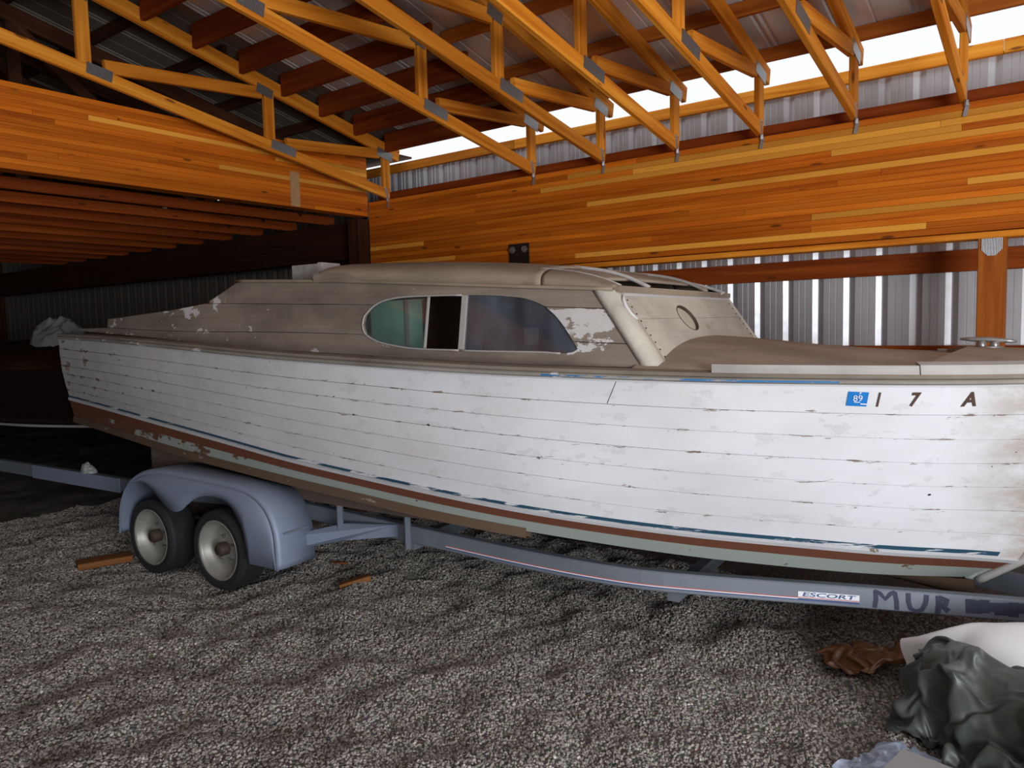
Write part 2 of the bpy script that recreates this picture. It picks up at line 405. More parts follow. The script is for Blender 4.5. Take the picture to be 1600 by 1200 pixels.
Y_WALL = 5.8; X_END = 4.0
wb = thing('wall_back', 'corrugated galvanised metal wall behind the boat', 'wall', kind='structure')
wm = sheet_mesh('wall_panel', 4, 3.24, M['sheet'])
wm_shaded = sheet_mesh('wall_panel', 4, 3.24, M['shadedsheet'])     # left bay copy, coloured darker and browner to stand for its shade
x = -1.125-PER*4*18
while x < X_END:
    o = link(bpy.data.objects.new('wall_panel', wm if x > -6.3 else wm_shaded), wb); o.location = (x, Y_WALL, .0); x += PER*4
for (z0, h) in ((.45, .14), (1.25, .14), (1.945-.07, .14), (3.215, .088)):
    for x0, x1 in ((-16, -12), (-12, -8), (-8, -4.2), (-4.2, -.4), (-.4, X_END)) if z0 > 3 else ((-4.2, -.4), (-.4, X_END)):
        board('girt', (x0, Y_WALL-.02, z0+h/2), (x1-.004, Y_WALL-.02, z0+h/2), .038, h, M['pine'] if z0 > 3 else M['girt'], wb)
# the walls out of view: left end, front, and the right end with its wide doorway
def wall_run(nm, lab, pts):
    w = thing(nm, lab, 'wall', kind='structure')
    for loc, rz_ in pts:
        o = link(bpy.data.objects.new('wall_panel', wm), w); o.location = loc; o.rotation_euler = (0, 0, rz_)
    return w
PW = PER*4
wl = thing('wall_left', 'end wall of the left bay, its boards coloured dark for shade', 'wall', kind='structure')
for k in range(49): board('wall_board', (-16.2, -5.4+.235*k, 0), (-16.2, -5.4+.235*k, 3.3), .022, .232, M['darkwood'], wl, upv=(0, 1, 0))  # dark boards added so the shaded far end stays black
wall_run('wall_front', 'corrugated front wall of the shed', [((X_END-k*PW, -5.36, 0), math.pi) for k in range(24)])
wr = wall_run('wall_right', 'corrugated right end wall with a wide open doorway', [((X_END, 5.8-k*PW, 0), -math.pi/2) for k in range(4)]+[((X_END, -2.7-k*PW, 0), -math.pi/2) for k in range(4)])
hd = sheet_mesh('door_header', 7, .7, M['sheet'])
for k in range(3): o = link(bpy.data.objects.new('door_header', hd), wr); o.location = (X_END, 1.9-k*PER*7, 2.56); o.rotation_euler = (0, 0, -math.pi/2)
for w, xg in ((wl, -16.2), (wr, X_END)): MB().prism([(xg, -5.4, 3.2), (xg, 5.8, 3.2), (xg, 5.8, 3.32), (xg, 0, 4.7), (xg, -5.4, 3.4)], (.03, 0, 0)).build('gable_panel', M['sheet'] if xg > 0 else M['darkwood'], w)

# ------------------------------------------------------------------ roof
SL = .226
def roof_z(y): return 3.435+SL*(5.2-abs(y))        # underside of the sheets; ridge at y = 0
rf = thing('ceiling', 'metal roof sheets on timber purlins', 'roof', kind='structure')
ang = math.atan(SL); Ls = 5.36/math.cos(ang)
rm_shaded = sheet_mesh('roof_panel', 2, Ls, M['shadedsheet'], roof_profile)  # left bay roof sheets, shade put into their colour
rm = sheet_mesh('roof_panel', 2, Ls, M['roofsheet'], roof_profile)
x = -16.2
while x < X_END:
    for sgn in (1, -1):
        o = link(bpy.data.objects.new('roof_panel', rm if x > -5.9 else rm_shaded), rf)
        y0 = 5.36
        X = Vector((1, 0, 0)); Z = Vector((0, -sgn*math.cos(ang), math.sin(ang))); Yv = Vector((0, sgn*math.sin(ang), math.cos(ang)))
        c = Vector((x, sgn*y0, roof_z(y0)))
        o.matrix_local = Matrix(((X.x, Yv.x, Z.x, c.x), (X.y, Yv.y, Z.y, c.y), (X.z, Yv.z, Z.z, c.z), (0, 0, 0, 1)))
    x += PER*4
XA, XB = -5.31, -3.614
XT = [XB, -2.96, -2.35, -1.742, -1.149, -.556]
def purlin(x0, x1, y, top, h, m='post'): board('purlin', (x0, y, top-h/2), (x1, y, top-h/2), .038, h, M[m], rf)
for y in (5.28, 4.73, 4.16, 3.58, 3.0, 2.42, 1.84, 1.26, .68, .1):
    purlin(XB-.02, .6, y, roof_z(y)-.002, .088); purlin(.6, X_END, y, roof_z(y)-.002, .088)
for k in range(12):
    y = 5.19-.385*k; purlin(XA+.02, XB-.022, y, roof_z(y)-.002, .178, 'girt')
for k in range(10):
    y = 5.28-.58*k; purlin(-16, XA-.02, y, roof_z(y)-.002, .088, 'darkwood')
# sealed edge board along the eave of the left bay
board('fascia_board', (-16, 5.62, 3.36), (XA-.3, 5.62, 3.36), .5, .02, M['darkwood'], rf)

# ------------------------------------------------------------------ glued beams (laminations built one by one)
def glulam(name, label, p0, axis, length, z0, z1, thick, nlam, mat, seed, stepped=None):
    g = thing(name, label, 'beam', p0); rnd = random.Random(seed); a = Vector(axis); side = Vector((0, 0, 1)).cross(a)
    h = (z1-z0)/nlam
    for k in range(nlam):
        z = z0+h*(k+.5); t = -rnd.uniform(0, 1.6)
        while t < length:
            e = t+rnd.uniform(1.5, 3.6); a0, a1 = max(0, t), min(length, e)
            if a1-a0 > .02:
                off = rnd.uniform(-.0012, .0012)
                board('lamination', a*a0+side*off+Vector((0, 0, z-p0[2])), a*(a1-.002)+side*off+Vector((0, 0, z-p0[2])), thick, h-.0012, mat, g, ch=.0012)
            t = e
    return g
gb = glulam('glulam_beam', 'long orange glued laminated beam on the post behind the boat', (-5.57, 5.27, 0), (1, 0, 0), 9.5, 2.075, 2.82, .14, 19, M['glulam'], 5)
gl = glulam('glulam_beam', 'glued laminated beam across the upper left, above the dark bay', (-5.64, -5.2, 0), (0, 1, 0), 10.39, 2.685, 3.245, .14, 15, M['glulam'], 11)
MB().box((.072, 4.33+5.2, 2.84), (.004, .10, .30)).build('strap_plate', M['dusty'], gl)
board('bottom_board', (-.002+5.57-5.57, 0, 2.05), (9.5, 0, 2.05), .15, .038, M['pine'], gb)
board('top_plate', (0, .09, 2.873), (9.5, .09, 2.873), .038, .10, M['girt'], gb)
db = thing('dark_beam', 'dark timber beam carrying the flat trusses of the left bay', 'beam', (-10.8, 5.27, 2.48))
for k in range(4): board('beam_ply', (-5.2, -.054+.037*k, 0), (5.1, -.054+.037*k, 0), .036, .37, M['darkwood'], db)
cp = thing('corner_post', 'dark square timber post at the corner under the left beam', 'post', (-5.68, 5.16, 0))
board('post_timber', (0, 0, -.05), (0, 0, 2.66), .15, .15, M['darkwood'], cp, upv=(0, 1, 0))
po = thing('support_post', 'brown squared timber post with a steel cap plate by the bow', 'post', (-.396, 5.27, 0))
board('post_timber', (0, 0, -.05), (0, 0, 2.03), .14, .14, M['post'], po, upv=(0, 1, 0))
MB().prism([(-.052, -.074, 2.03), (.052, -.074, 2.03), (.052, -.074, 1.965), (.02, -.074, 1.93), (-.02, -.074, 1.93), (-.052, -.074, 1.965)], (0, .003, 0)).build('cap_plate', M['plate'], po)
bk = thing('steel_bracket', 'black steel bracket plate with four bolts on the glued beam', 'bracket', (-3.76, 5.19, 2.14))
MB().box((0, 0, 0), (.20, .012, .27)).build('plate', M['blacksteel'], bk)
for dx in (-.062, .062):
    for dz in (-.075, .085):
        b = MB().lathe([(.0, -.036), (.013, -.036), (.013, -.02), (.024, -.02), (.024, -.006), (.03, -.006), (.03, 0), (0, 0)], (dx, -.006, dz), 6); b.build('bolt', M['bolt'], bk)

# ------------------------------------------------------------------ trusses
def bc_z(y): return 2.872+.175*(5.2-y)                     # centre line of the scissor truss's lower chord
def tc_z(y): return roof_z(y)-.092-.057                     # centre line of its upper chord
def flat_plate(y, z, dy, dz, L, h, parent, side=.021):
    o = MB().box((0, 0, 0), (L, .003, h)).build('nail_plate', M['plate'], parent)
    a = Vector((0, dy, dz)).normalized(); n = Vector((1, 0, 0)); b = n.cross(a) * -1
    o.matrix_local = Matrix(((0, 1, 0, side), (a.y, 0, b.y, y), (a.z, 0, b.z, z), (0, 0, 0, 1)))
def half_truss(t, end=0.0, tie=True):
    m = M['pine']; w = .038; h = .089
    def bd(nm, a, b, hh=h, parent=t): return board(nm, (0, a[0], a[1]), (0, b[0], b[1]), w, hh, m, parent)
    bd('bottom_chord', (5.22, bc_z(5.22)), (end, bc_z(end)))
    bd('top_chord', (5.36, tc_z(5.36)), (end, tc_z(end)), .114)
    bd('web', (5.19, bc_z(5.19)+.045), (5.19, tc_z(5.19)-.057))
    N1, N2, N3 = 3.90, 2.47, 1.2
    for y in (N1, N2, N3): bd('web', (y, bc_z(y)+.045), (y, tc_z(y)-.057))
    bd('web', (4.06, bc_z(4.06)+.075), (5.10, tc_z(5.10)-.075))
    bd('web', (2.60, bc_z(2.60)+.075), (3.83, tc_z(3.83)-.09))
    bd('web', (1.32, bc_z(1.32)+.075), (2.40, tc_z(2.40)-.09))
    for y in (4.02, 2.56, 1.3): flat_plate(y, bc_z(y)+.018, 1, -.175, .24 if y > 4 else .17, .075, t)
    for y in (3.86, 2.44, 1.2): flat_plate(y, tc_z(y)-.065, 1, -SL, .15, .075, t)
    flat_plate(5.17, tc_z(5.17)-.06, 1, -SL, .20, .08, t)
    if tie:
        q = MB(); q.box((.0205, 5.175, 2.875), (.003, .024, .11), Matrix.Rotation(.25, 3, 'X')); q.box((.018, 5.188, 2.815), (.016, .02, .03), Matrix.Rotation(.6, 3, 'Z')); q.box((.018, 5.192, 2.775), (.022, .006, .07), Matrix.Rotation(.2, 3, 'Y')); q.build('hurricane_tie', M['zinc'], t)
labs = ['scissor truss beside the left glued beam, standing in the corner', 'scissor truss over the middle of the cabin roof, next after the wide gap',
        'third scissor truss from the corner, above the black bracket', 'fourth scissor truss from the corner, right of the black bracket',
        'fifth scissor truss from the corner, above the windshield', 'sixth scissor truss from the corner, above the foredeck', 'scissor truss nearest the brown post by the bow']
for X, lab in zip([XA]+XT, labs):
    t = thing('roof_truss', lab, 'truss', (X, 0, 0), 0, 'scissor trusses over the boat'); half_truss(t)
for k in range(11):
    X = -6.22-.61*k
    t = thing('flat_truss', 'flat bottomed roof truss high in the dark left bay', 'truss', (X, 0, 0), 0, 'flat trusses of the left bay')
    m = M['girt']
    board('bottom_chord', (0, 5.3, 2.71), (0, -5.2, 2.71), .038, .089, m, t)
    board('top_chord', (0, 5.36, tc_z(5.36)), (0, 0, tc_z(0)), .038, .114, M['darkwood'], t)  # upper members coloured near black, painting in the shade above the beam
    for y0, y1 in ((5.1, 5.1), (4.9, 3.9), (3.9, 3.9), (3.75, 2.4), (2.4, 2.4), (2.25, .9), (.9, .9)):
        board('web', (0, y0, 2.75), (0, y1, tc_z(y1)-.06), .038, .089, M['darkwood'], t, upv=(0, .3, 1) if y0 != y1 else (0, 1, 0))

# ------------------------------------------------------------------ the boat (its frame: x = from the stern forward, y = to port, z up)
BY = math.radians(4.0); B0 = (-6.55, 3.63, 0)
boat = thing('cabin_cruiser', 'old white wooden cabin cruiser with peeling paint on the trailer', 'boat', B0, BY)
LS, LW, LC = 6.85, 6.40, 6.22
b_s = herm([(0, .95), (1.5, 1.12), (3.2, 1.2), (4.5, 1.13), (5.5, .9), (6.3, .54), (6.85, 0)])
b_w = herm([(0, .9), (1.5, 1.06), (3.2, 1.12), (4.5, 1.0), (5.5, .62), (6.0, .34), (6.4, 0)])
z_s = herm([(0, 1.572), (.9, 1.541), (1.95, 1.487), (2.9, 1.432), (3.5, 1.404), (4.27, 1.369), (4.74, 1.353), (5.4, 1.333), (5.95, 1.322), (6.38, 1.314), (6.85, 1.308)])
z_w = herm([(0, 1.105), (.6, 1.064), (1.55, .988), (2.41, .905), (2.74, .868), (3.34, .808), (4.03, .744), (4.6, .686), (5.13, .632), (5.73, .575), (6.17, .522), (6.4, .478)])
z_c = herm([(0, .93), (1.1, .85), (1.5, .815), (2.38, .752), (3.15, .69), (3.77, .635), (4.34, .582), (5.2, .478), (5.83, .405), (6.22, .35)])
def hull_pt(u, v):
    """u 0 stern .. 1 stem; v 0 sheer, 1 waterline, 2 chine; starboard (near) side"""
    if v <= 1:
        e = LS+(LW-LS)*v; s = u*e; a, b = u*LS, u*LW
        bulge = .018*math.sin(math.pi*v)*(1-u**3)
        return Vector((s, -(b_s(a)*(1-v)+b_w(b)*v+bulge), z_s(a)*(1-v)+z_w(b)*v))
    w = v-1; a, b = u*LW, u*LC
    return Vector((a*(1-w)+b*w, -(b_w(a)-.03*w*(1-u)-(.04*w*u)), z_w(a)*(1-w)+z_c(b)*w)) if u < .999 else Vector((LW*(1-w)+LC*w, 0, z_w(LW)*(1-w)+z_c(LC)*w))
def hull_n(u, v):
    e = .004; a = hull_pt(min(u+e, .995), v)-hull_pt(min(u, .99)-e, v); b = hull_pt(u, v+e)-hull_pt(u, max(v-e, 0))
    n = a.cross(b).normalized(); return n if n.y < 0 else -n
UU = [1-(1-q)**1.25 for q in frange(0, 1, 64)]
def hull_strip(name, v0, v1, mat, proud=0., gap=.0, u0=0., u1=1., nv=3, port=False, depth=.012):
    V = []; uv = []; ed = []; F = []; us = [u0+(u1-u0)*q for q in UU]
    rows = [v0+(v1-v0)*k/nv for k in range(nv+1)]; cols = len(rows)+2
    H = (hull_pt(.5, v0)-hull_pt(.5, v1)).length
    for u in us:
        hh = max(.02, (hull_pt(u, v0)-hull_pt(u, v1)).length); g = gap/hh*(v1-v0)
        col = [(v0+g, -depth)]+[(min(max(v, v0+g), v1-g), proud) for v in rows]+[(v1-g, -depth)]
        for v, off in col:
            p = hull_pt(u, v); n = hull_n(u, v); q = p+n*off
            if port: q.y = -q.y
            V.append(q); uv.append((p.x, p.z+v*.07)); ed.append((min(v-v0, v1-v)/(v1-v0)*H, 0))
    for i in range(len(us)-1):
        for j in range(cols-1):
            a = i*cols+j; f = (a, a+1, a+cols+1, a+cols); F.append(f if port else f[::-1])
    return mesh(name, V, F, mat, boat, False, uv, ed)
PL = [0, .165, .305, .445, .585, .725, .865, 1.0]
for k in range(7):
    if k == 0:      # the top strake has a visible butt joint
        hull_strip('plank', 0, PL[1], M['hull'], .0, .0012, 0, .7135); hull_strip('plank', 0, PL[1], M['hull'], .0, .0012, .7140, 1)
    else: hull_strip('plank', PL[k], PL[k+1], M['hull'], (.0, .0012, -.0008, .001, 0, .0008, 0)[k], .0012)
hull_strip('port_side', 0, 1, M['hull'], 0, 0, port=True, nv=6)
hull_strip('blue_line', .970, .994, M['blue'], .0025, 0, .0, .985, 1, depth=0)
hull_strip('boot_stripe', 1.0, 1.13, M['white'], .012, .001, 0, 1, 2)
hull_strip('red_band', 1.13, 1.50, M['red'], .004, .001, 0, 1, 2)
hull_strip('bottom_strake', 1.50, 2.0, M['pale'], 0, .001, 0, 1, 2)
hull_strip('port_bottom_strake', 1, 2.0, M['pale'], 0, 0, port=True)
# bottom: chine to keel, with a chine log and the stem
G = []
for u in frange(0, 1, 40):
    p = hull_pt(u, 2.); k = z_c(u*LC)-.15*(1-u*.4)
    G.append([(p.x, p.y*(1-2*q), p.z*(abs(1-2*q))+k*(1-abs(1-2*q))) for q in frange(0, 1, 8)])
m = MB().grid(G); mesh('bottom_planking', m.V, m.F, M['worn'], boat, True, [(v[0], v[1]) for v in m.V])
V = []; m = MB(); m.grid([[hull_pt(u, 2.)+Vector(d) for d in ((0, -.012, .02), (0, -.014, -.03), (0, .03, -.035), (0, .03, .02))] for u in frange(0, .70, 50)], True)
mesh('chine_log', m.V, m.F, M['worn'], boat, False, [(v[0], v[2]) for v in m.V])
st = [hull_pt(.9999, v) for v in frange(0, 2, 14)]
MB().tube([p+Vector((.012, -p.y, 0)) for p in st], .020, 8).build('stem', M['toe'], boat, True)
tr = MB(); tr.prism([(0, -.94, z_s(0)), (0, .94, z_s(0)), (0, .9, 1.1), (0, .85, .93), (0, 0, .78), (0, -.85, .93), (0, -.9, 1.1)], (.03, 0, 0)); tr.build('transom', M['worn'], boat)
# rub rail, toe rail
def rail_loft(name, sec, s0, s1, mat, n=60, side=-1):
    m = MB(); uv = []
    for s in frange(s0, s1, n):
        b = b_s(s); t = Vector((1, -(b_s(min(s+.02, LS))-b_s(s-.02))/.04, 0)).normalized(); out = Vector((t.y, -t.x, 0))
        row = [Vector((s, -b, z_s(s)))+out*o+Vector((0, 0, z)) for o, z in sec]
        m.V += [Vector((p.x, p.y*-side, p.z)) for p in row]; uv += [(s, z+o) for o, z in sec]
    k = len(sec)
    m.F = [(i*k+j, i*k+(j+1) % k, (i+1)*k+(j+1) % k, (i+1)*k+j) for i in range(n) for j in range(k)]+[tuple(range(k)), tuple(range(n*k, n*k+k))[::-1]]
    return mesh(name, m.V, m.F, mat, boat, False, uv)
for sd in (-1, 1):
    rail_loft('rub_rail', [(-.02, .004), (.016, .002), (.022, .008), (.022, .019), (.014, .024), (-.02, .026)], 0, LS-.004, M['rail'], side=sd)
    rail_loft('cover_board', [(-.05, .026), (.010, .026), (.013, .032), (.006, .042), (-.05, .050)], 0, LS-.004, M['cover'], side=sd)
    rail_loft('toe_rail', [(-.045, .04), (.002, .038), (-.006, .078), (-.04, .080)], 5.28, 6.03, M['toe'], 30, sd)
    rail_loft('bow_rail', [(-.055, .04), (.003, .038), (-.006, .080), (-.05, .092)], 6.034, LS-.03, M['toe'], 30, sd)
rail_loft('rail_bead', [(0, -.007), (.007, -.006), (.007, .001), (0, .003)], 0, LS-.004, M['white'])
rail_loft('blue_paint_flecks', [(.0222, .008), (.0232, .008), (.0232, .016), (.0222, .016)], 4.55, 5.75, M['bluefleck'], 20)
# decks
crown = herm([(4.6, .13), (5.0, .125), (5.22, .112), (5.52, .086), (5.82, .069), (6.06, .056), (6.5, .05), (6.85, .045)])
m = MB(); uv = []
for s in frange(4.93, 6.6, 40):
    b = max(b_s(s)-.03, .01); row = []
    for q in frange(-1, 1, 24):
        row.append((s, q*b, z_s(s)+.040+crown(s)*(1-abs(q)**2.2))); uv.append((s, q*b))
    m.V += row
m.F = [(i*25+j, (i+1)*25+j, (i+1)*25+j+1, i*25+j+1) for i in range(40) for j in range(24)]
mesh('foredeck', m.V, m.F, M['deck'], boat, True, uv)
m = MB(); uv = []                                   # raised bow platform with a hollowed after edge
for i, f in enumerate(frange(0, 1, 16)):
    for q in frange(-1, 1, 16):
        s0 = 6.17-.12*abs(q)**1.6; s = s0+(6.72-s0)*f; b = max(b_s(s)-.035, .006)
        m.V.append((s, q*b, z_s(s)+.085+.045*(1-q*q)*(1-.3*f))); uv.append((s, q*b))
for q in frange(-1, 1, 16):
    s0 = 6.17-.12*abs(q)**1.6; b = b_s(s0)-.035; m.V.append((s0, q*b, z_s(s0)+.03)); uv.append((s0, q*b+.1))
m.F = [(i*17+j, (i+1)*17+j, (i+1)*17+j+1, i*17+j+1) for i in range(16) for j in range(16)]+[(17*17+j, j, j+1, 17*17+j+1) for j in range(16)]
mesh('bow_platform', m.V, m.F, M['deck'], boat, False, uv)
cl = MB(); cz = 1.443
cl.tube([(6.14, 0, cz+.040), (6.18, 0, cz+.038), (6.25, 0, cz+.036), (6.32, 0, cz+.030), (6.36, 0, cz+.026)], [.005, .010, .013, .010, .005], 10)
cl.tube([(6.225, 0, cz+.03), (6.225, 0, cz-.004)], [.016, .022], 10); cl.tube([(6.275, 0, cz+.03), (6.275, 0, cz-.004)], [.016, .022], 10)
cl.box((6.25, 0, cz), (.12, .05, .01))
cl.build('bow_cleat', M['bolt'], boat, True)

# ---- cabin sides: planks cut around the window
cab = lin([(0, .80), (1.5, .92), (4.6, .95), (6, .9)])
c_bot = herm([(0, 1.645), (1.37, 1.565), (2.4, 1.495), (3.23, 1.458), (4.12, 1.420), (5.1, 1.40)])
def side_o(s, z): return cab(s)-.05*max(0, min(1, (z-c_bot(s))/.35))
seam1 = herm([(1.8, 1.792), (2.58, 1.76), (3.27, 1.732), (3.87, 1.705), (4.52, 1.677), (4.9, 1.655)])
seam2 = herm([(.5, 1.652), (1.35, 1.615), (2.8, 1.581), (3.2, 1.567), (4.63, 1.512), (5.0, 1.495)])
c_top = lin([(1.70, 1.775), (1.811, 1.796), (1.99, 1.865), (2.13, 1.918), (2.78, 1.885), (3.03, 1.872), (4.25, 1.783), (4.69, 1.752), (4.9, 1.735)])
coam = herm([(.03, 1.700), (.386, 1.714), (1.08, 1.744), (1.48, 1.764), (1.74, 1.786), (1.82, 1.794)])
w_hi = herm([(3.254, 1.617), (3.259, 1.646), (3.282, 1.682), (3.323, 1.716), (3.382, 1.743), (3.469, 1.759), (3.608, 1.765), (3.718, 1.764), (3.952, 1.758), (4.229, 1.74), (4.342, 1.723), (4.45, 1.679), (4.52, 1.625), (4.568, 1.57), (4.635, 1.479)])
w_lo = herm([(3.254, 1.617), (3.267, 1.585), (3.3, 1.555), (3.362, 1.529), (3.503, 1.5), (3.942, 1.474), (4.442, 1.464), (4.584, 1.461), (4.617, 1.467), (4.635, 1.479)])
W0, W1 = 3.254, 4.635
def s_front(z): return 4.735+(1.741-z)/(1.741-1.42)*.235        # rake of the front corner
GAP = .0035
def columns(name, lo, hi, s0, s1, mat, port=False, n=70, thick=.022):
    ss = sorted(set([round(x, 4) for x in frange(s0, s1, n)]+[round(W0+(W1-W0)*(1-math.cos(math.pi*k/60))/2, 4) for k in range(61)]+[round(W0+(W1-W0)*q, 4) for q in (.0004, .002, .004, .008, .015, .985, .992, .997)]))
    ss = [s for s in ss if s0 <= s <= s1]; V = []; F = []; uv = []
    def piece(cols):
        if len(cols) < 2: return
        b = len(V)
        for s, z0, z1 in cols:
            for z in (z0, z1):
                sx = min(s, s_front(z)); o = side_o(sx, z)
                for t in (0, thick):
                    y = -(o-t); V.append((sx, -y if port else y, z)); uv.append((sx, z+.0*t))
        for i in range(len(cols)-1):
            a = b+i*4; c = a+4
            for f in ((a, c, c+2, a+2), (a+1, a+3, c+3, c+1), (a, a+1, c+1, c), (a+2, c+2, c+3, a+3)): F.append(f)
        for a in (b, b+(len(cols)-1)*4): F.append((a, a+2, a+3, a+1))
    up_, lo_ = [], []
    for s in ss:
        z0, z1 = lo(s)+GAP/2, hi(s)-GAP/2
        if z1-z0 < .001: continue
        if W0 < s < W1:
            a, c = w_hi(s), w_lo(s)
            if c > z0: lo_.append((s, z0, min(z1, c)))
            else: piece(lo_); lo_ = []
            if a < z1: up_.append((s, max(z0, a), z1))
            else: piece(up_); up_ = []
        else:
            if s <= W0: lo_.append((s, z0, z1))
            else: up_.append((s, z0, z1))
            if s <= W0 and s == max(q for q in ss if q <= W0): up_ = [(s, max(z0, min(z1, w_hi(W0))), z1)]; piece(lo_); lo_ = [(s, z0, max(z0, min(z1, w_hi(W0))))]
            if s >= W1 and s == min(q for q in ss if q >= W1):
                q = max(z0, min(z1, w_hi(W1))); up_[-1] = (s, q, z1); lo_.append((s, z0, q)); piece(up_); piece(lo_); lo_ = []; up_ = [(s, z0, z1)]
    piece(lo_); piece(up_)
    return mesh(name, V, F, mat, boat, False, uv)
for port in (False, True):
    columns('cabin_plank', lambda s: c_bot(s)-.01, lambda s: min(seam2(s), coam(s) if s < 1.82 else 9), 0.03, 5.01, M['cabin'], port)
    columns('cabin_plank', seam2, lambda s: coam(s) if s < 1.81 else seam1(s), .5, 5.0, M['cabin'], port)
    columns('cabin_plank', seam1, c_top, 1.80, 4.9, M['cabin'], port)
# window: frame moulding, divider, two panes
def wpt(s, z, d): return (s, -(side_o(s, z)+d), z)
wf = MB(); ring = [W0+(W1-W0)*(1-math.cos(math.pi*k/48))/2 for k in range(49)]
half = [s for s in ring if s < 3.95]
wf.tube([wpt(s, w_hi(s), .004) for s in half[::-1]]+[wpt(s, w_lo(s), .004) for s in half], .0052, 6)
wf.build('window_frame', M['toe'], boat, True)
wf = MB().tube([wpt(s, w_lo(s), .0) for s in ring if 3.93 < s < 4.55], .005, 6); wf.build('window_sill', M['toe'], boat, True)
MB().prism([wpt(3.935, 1.468, -.002), wpt(3.968, 1.468, -.002), wpt(3.975, 1.766, -.002), wpt(3.942, 1.766, -.002)], (0, .02, 0)).build('window_divider', M['toe'], boat)
def pane(name, s0, s1, d, mat):
    ss = [s for s in frange(s0, s1, 40)]; V = []; F = []
    for s in ss:
        for z in (w_lo(s)-.003, w_hi(s)+.003):
            for t in (0, .004): p = wpt(s, z, -d-t); V.append(p)
    for i in range(len(ss)-1):
        a = i*4; c = a+4
        F += [(a, c, c+2, a+2), (a+1, a+3, c+3, c+1), (a, a+1, c+1, c), (a+2, c+2, c+3, a+3)]
    F += [(0, 2, 3, 1), (len(V)-4, len(V)-3, len(V)-1, len(V)-2)]
    return mesh(name, V, F, mat, boat)
pane('window_pane', W0+.001, 3.70, .014, M['glass']); pane('window_pane', 3.965, W1-.002, .010, M['glass_dirt_haze'])
MB().prism([wpt(3.698, 1.485, -.010), wpt(3.708, 1.485, -.010), wpt(3.716, 1.76, -.010), wpt(3.706, 1.76, -.010)], (0, .012, 0)).build('pane_edge', M['toe'], boat)
# interior
MB().box((2.74, -.20, 1.48), (.76, .03, .60)).build('cabin_locker', M['mint'], boat)
MB().box((2.66, -.22, 1.48), (.012, .03, .6)).build('locker_batten', M['cabinbrown'], boat)
MB().box((3.00, -.22, 1.48), (.03, .03, .6)).build('locker_batten', M['toe'], boat)
MB().box((4.00, .40, 1.42), (1.1, .03, .66)).build('cabin_bulkhead', M['cabinbrown'], boat)
MB().box((3.36, -.21, 1.46), (.46, .03, .62)).build('cabin_partition', M['cabinbrown'], boat)
MB().box((3.3, 0, 1.12), (3.6, 1.7, .03)).build('cabin_sole', M['void'], boat)
MB().box((2.16, 0, 1.45), (.03, 1.66, .75)).build('cabin_aft_bulkhead', M['cabinbrown'], boat)
MB().box((4.0, -.30, 1.53), (.06, .06, .10)).build('cabin_fitting', M['boxcard'], boat)
# ---- windshield
def sh_pt(t, z, d=0.): return Vector((4.805+(1.73-z)*.69+d*.82, t, z+d*.57))
PC, PR, PZ = (-.15, 1.612), .108, .60
def shield_panel(name, lo, hi):
    ts = sorted(set(frange(-.835, .835, 30)+[PC[0]+PR*math.cos(math.pi*k/24) for k in range(25)])); V = []; F = []; uv = []
    def piece(c):
        if len(c) < 2: return
        b = len(V)
        for t, z0, z1 in c:
            for z in (z0, z1):
                for d in (0, -.014): V.append(sh_pt(t, z, d)); uv.append((t*1.0, z))
        for i in range(len(c)-1):
            a = b+i*4; e = a+4; F.extend([(a, e, e+2, a+2), (a+1, a+3, e+3, e+1), (a, a+1, e+1, e), (a+2, e+2, e+3, a+3)])
        F.extend([(b, b+2, b+3, b+1), (len(V)-4, len(V)-3, len(V)-1, len(V)-2)])
    rz = PR*PZ; C = []
    for t in ts:
        q = (t-PC[0])/PR; z0, z1 = lo(t)+.001, hi(t)-.001
        if abs(q) < 1:
            e = rz*math.sqrt(1-q*q)
            if z1 > PC[1]+.02 and z0 < PC[1]+e: z0 = max(z0, PC[1]+e)
            if z0 < PC[1]-.02 and z1 > PC[1]-e: z1 = min(z1, PC[1]-e)
        C.append((t, z0, z1))
    piece(C); return mesh(name, V, F, M['shield'], boat, False, uv)
seamz = lambda t: 1.612
shield_panel('windshield_panel', seamz, lambda t: 1.722); shield_panel('windshield_panel', lambda t: 1.38, seamz)
rp = MB(); n = 36; ringp = []
for k in range(n):
    a = 2*math.pi*k/n; ringp.append([sh_pt(PC[0]+PR*r*math.cos(a), PC[1]+PR*PZ*r*math.sin(a), d) for r, d in ((1.04, .003), (1.0, .003), (.97, -.014))])
rp.grid(ringp+[ringp[0]]); rp.build('port_rim', M['rust'], boat, True)
pg = MB(); pg.add([sh_pt(PC[0]+PR*math.cos(2*math.pi*k/n), PC[1]+PR*PZ*math.sin(2*math.pi*k/n), -.013) for k in range(n)], [tuple(range(n))]); pg.build('port_cover', M['port'], boat)
tm = MB(); tm.prism([sh_pt(-.80, 1.722, .004), sh_pt(-.80, 1.738, .004), sh_pt(-.80, 1.738, -.015), sh_pt(-.80, 1.722, -.015)], (0, 1.62, 0)); tm.build('windshield_trim', M['whitesheet'], boat)
sc = MB()
for k in range(9):
    z = 1.70-.033*k; 
    for t in (-.80, .80): p = sh_pt(t, z, .001); sc.box(p, (.007, .007, .007))
so = sc.build('panel_screws', M['rust'], boat)
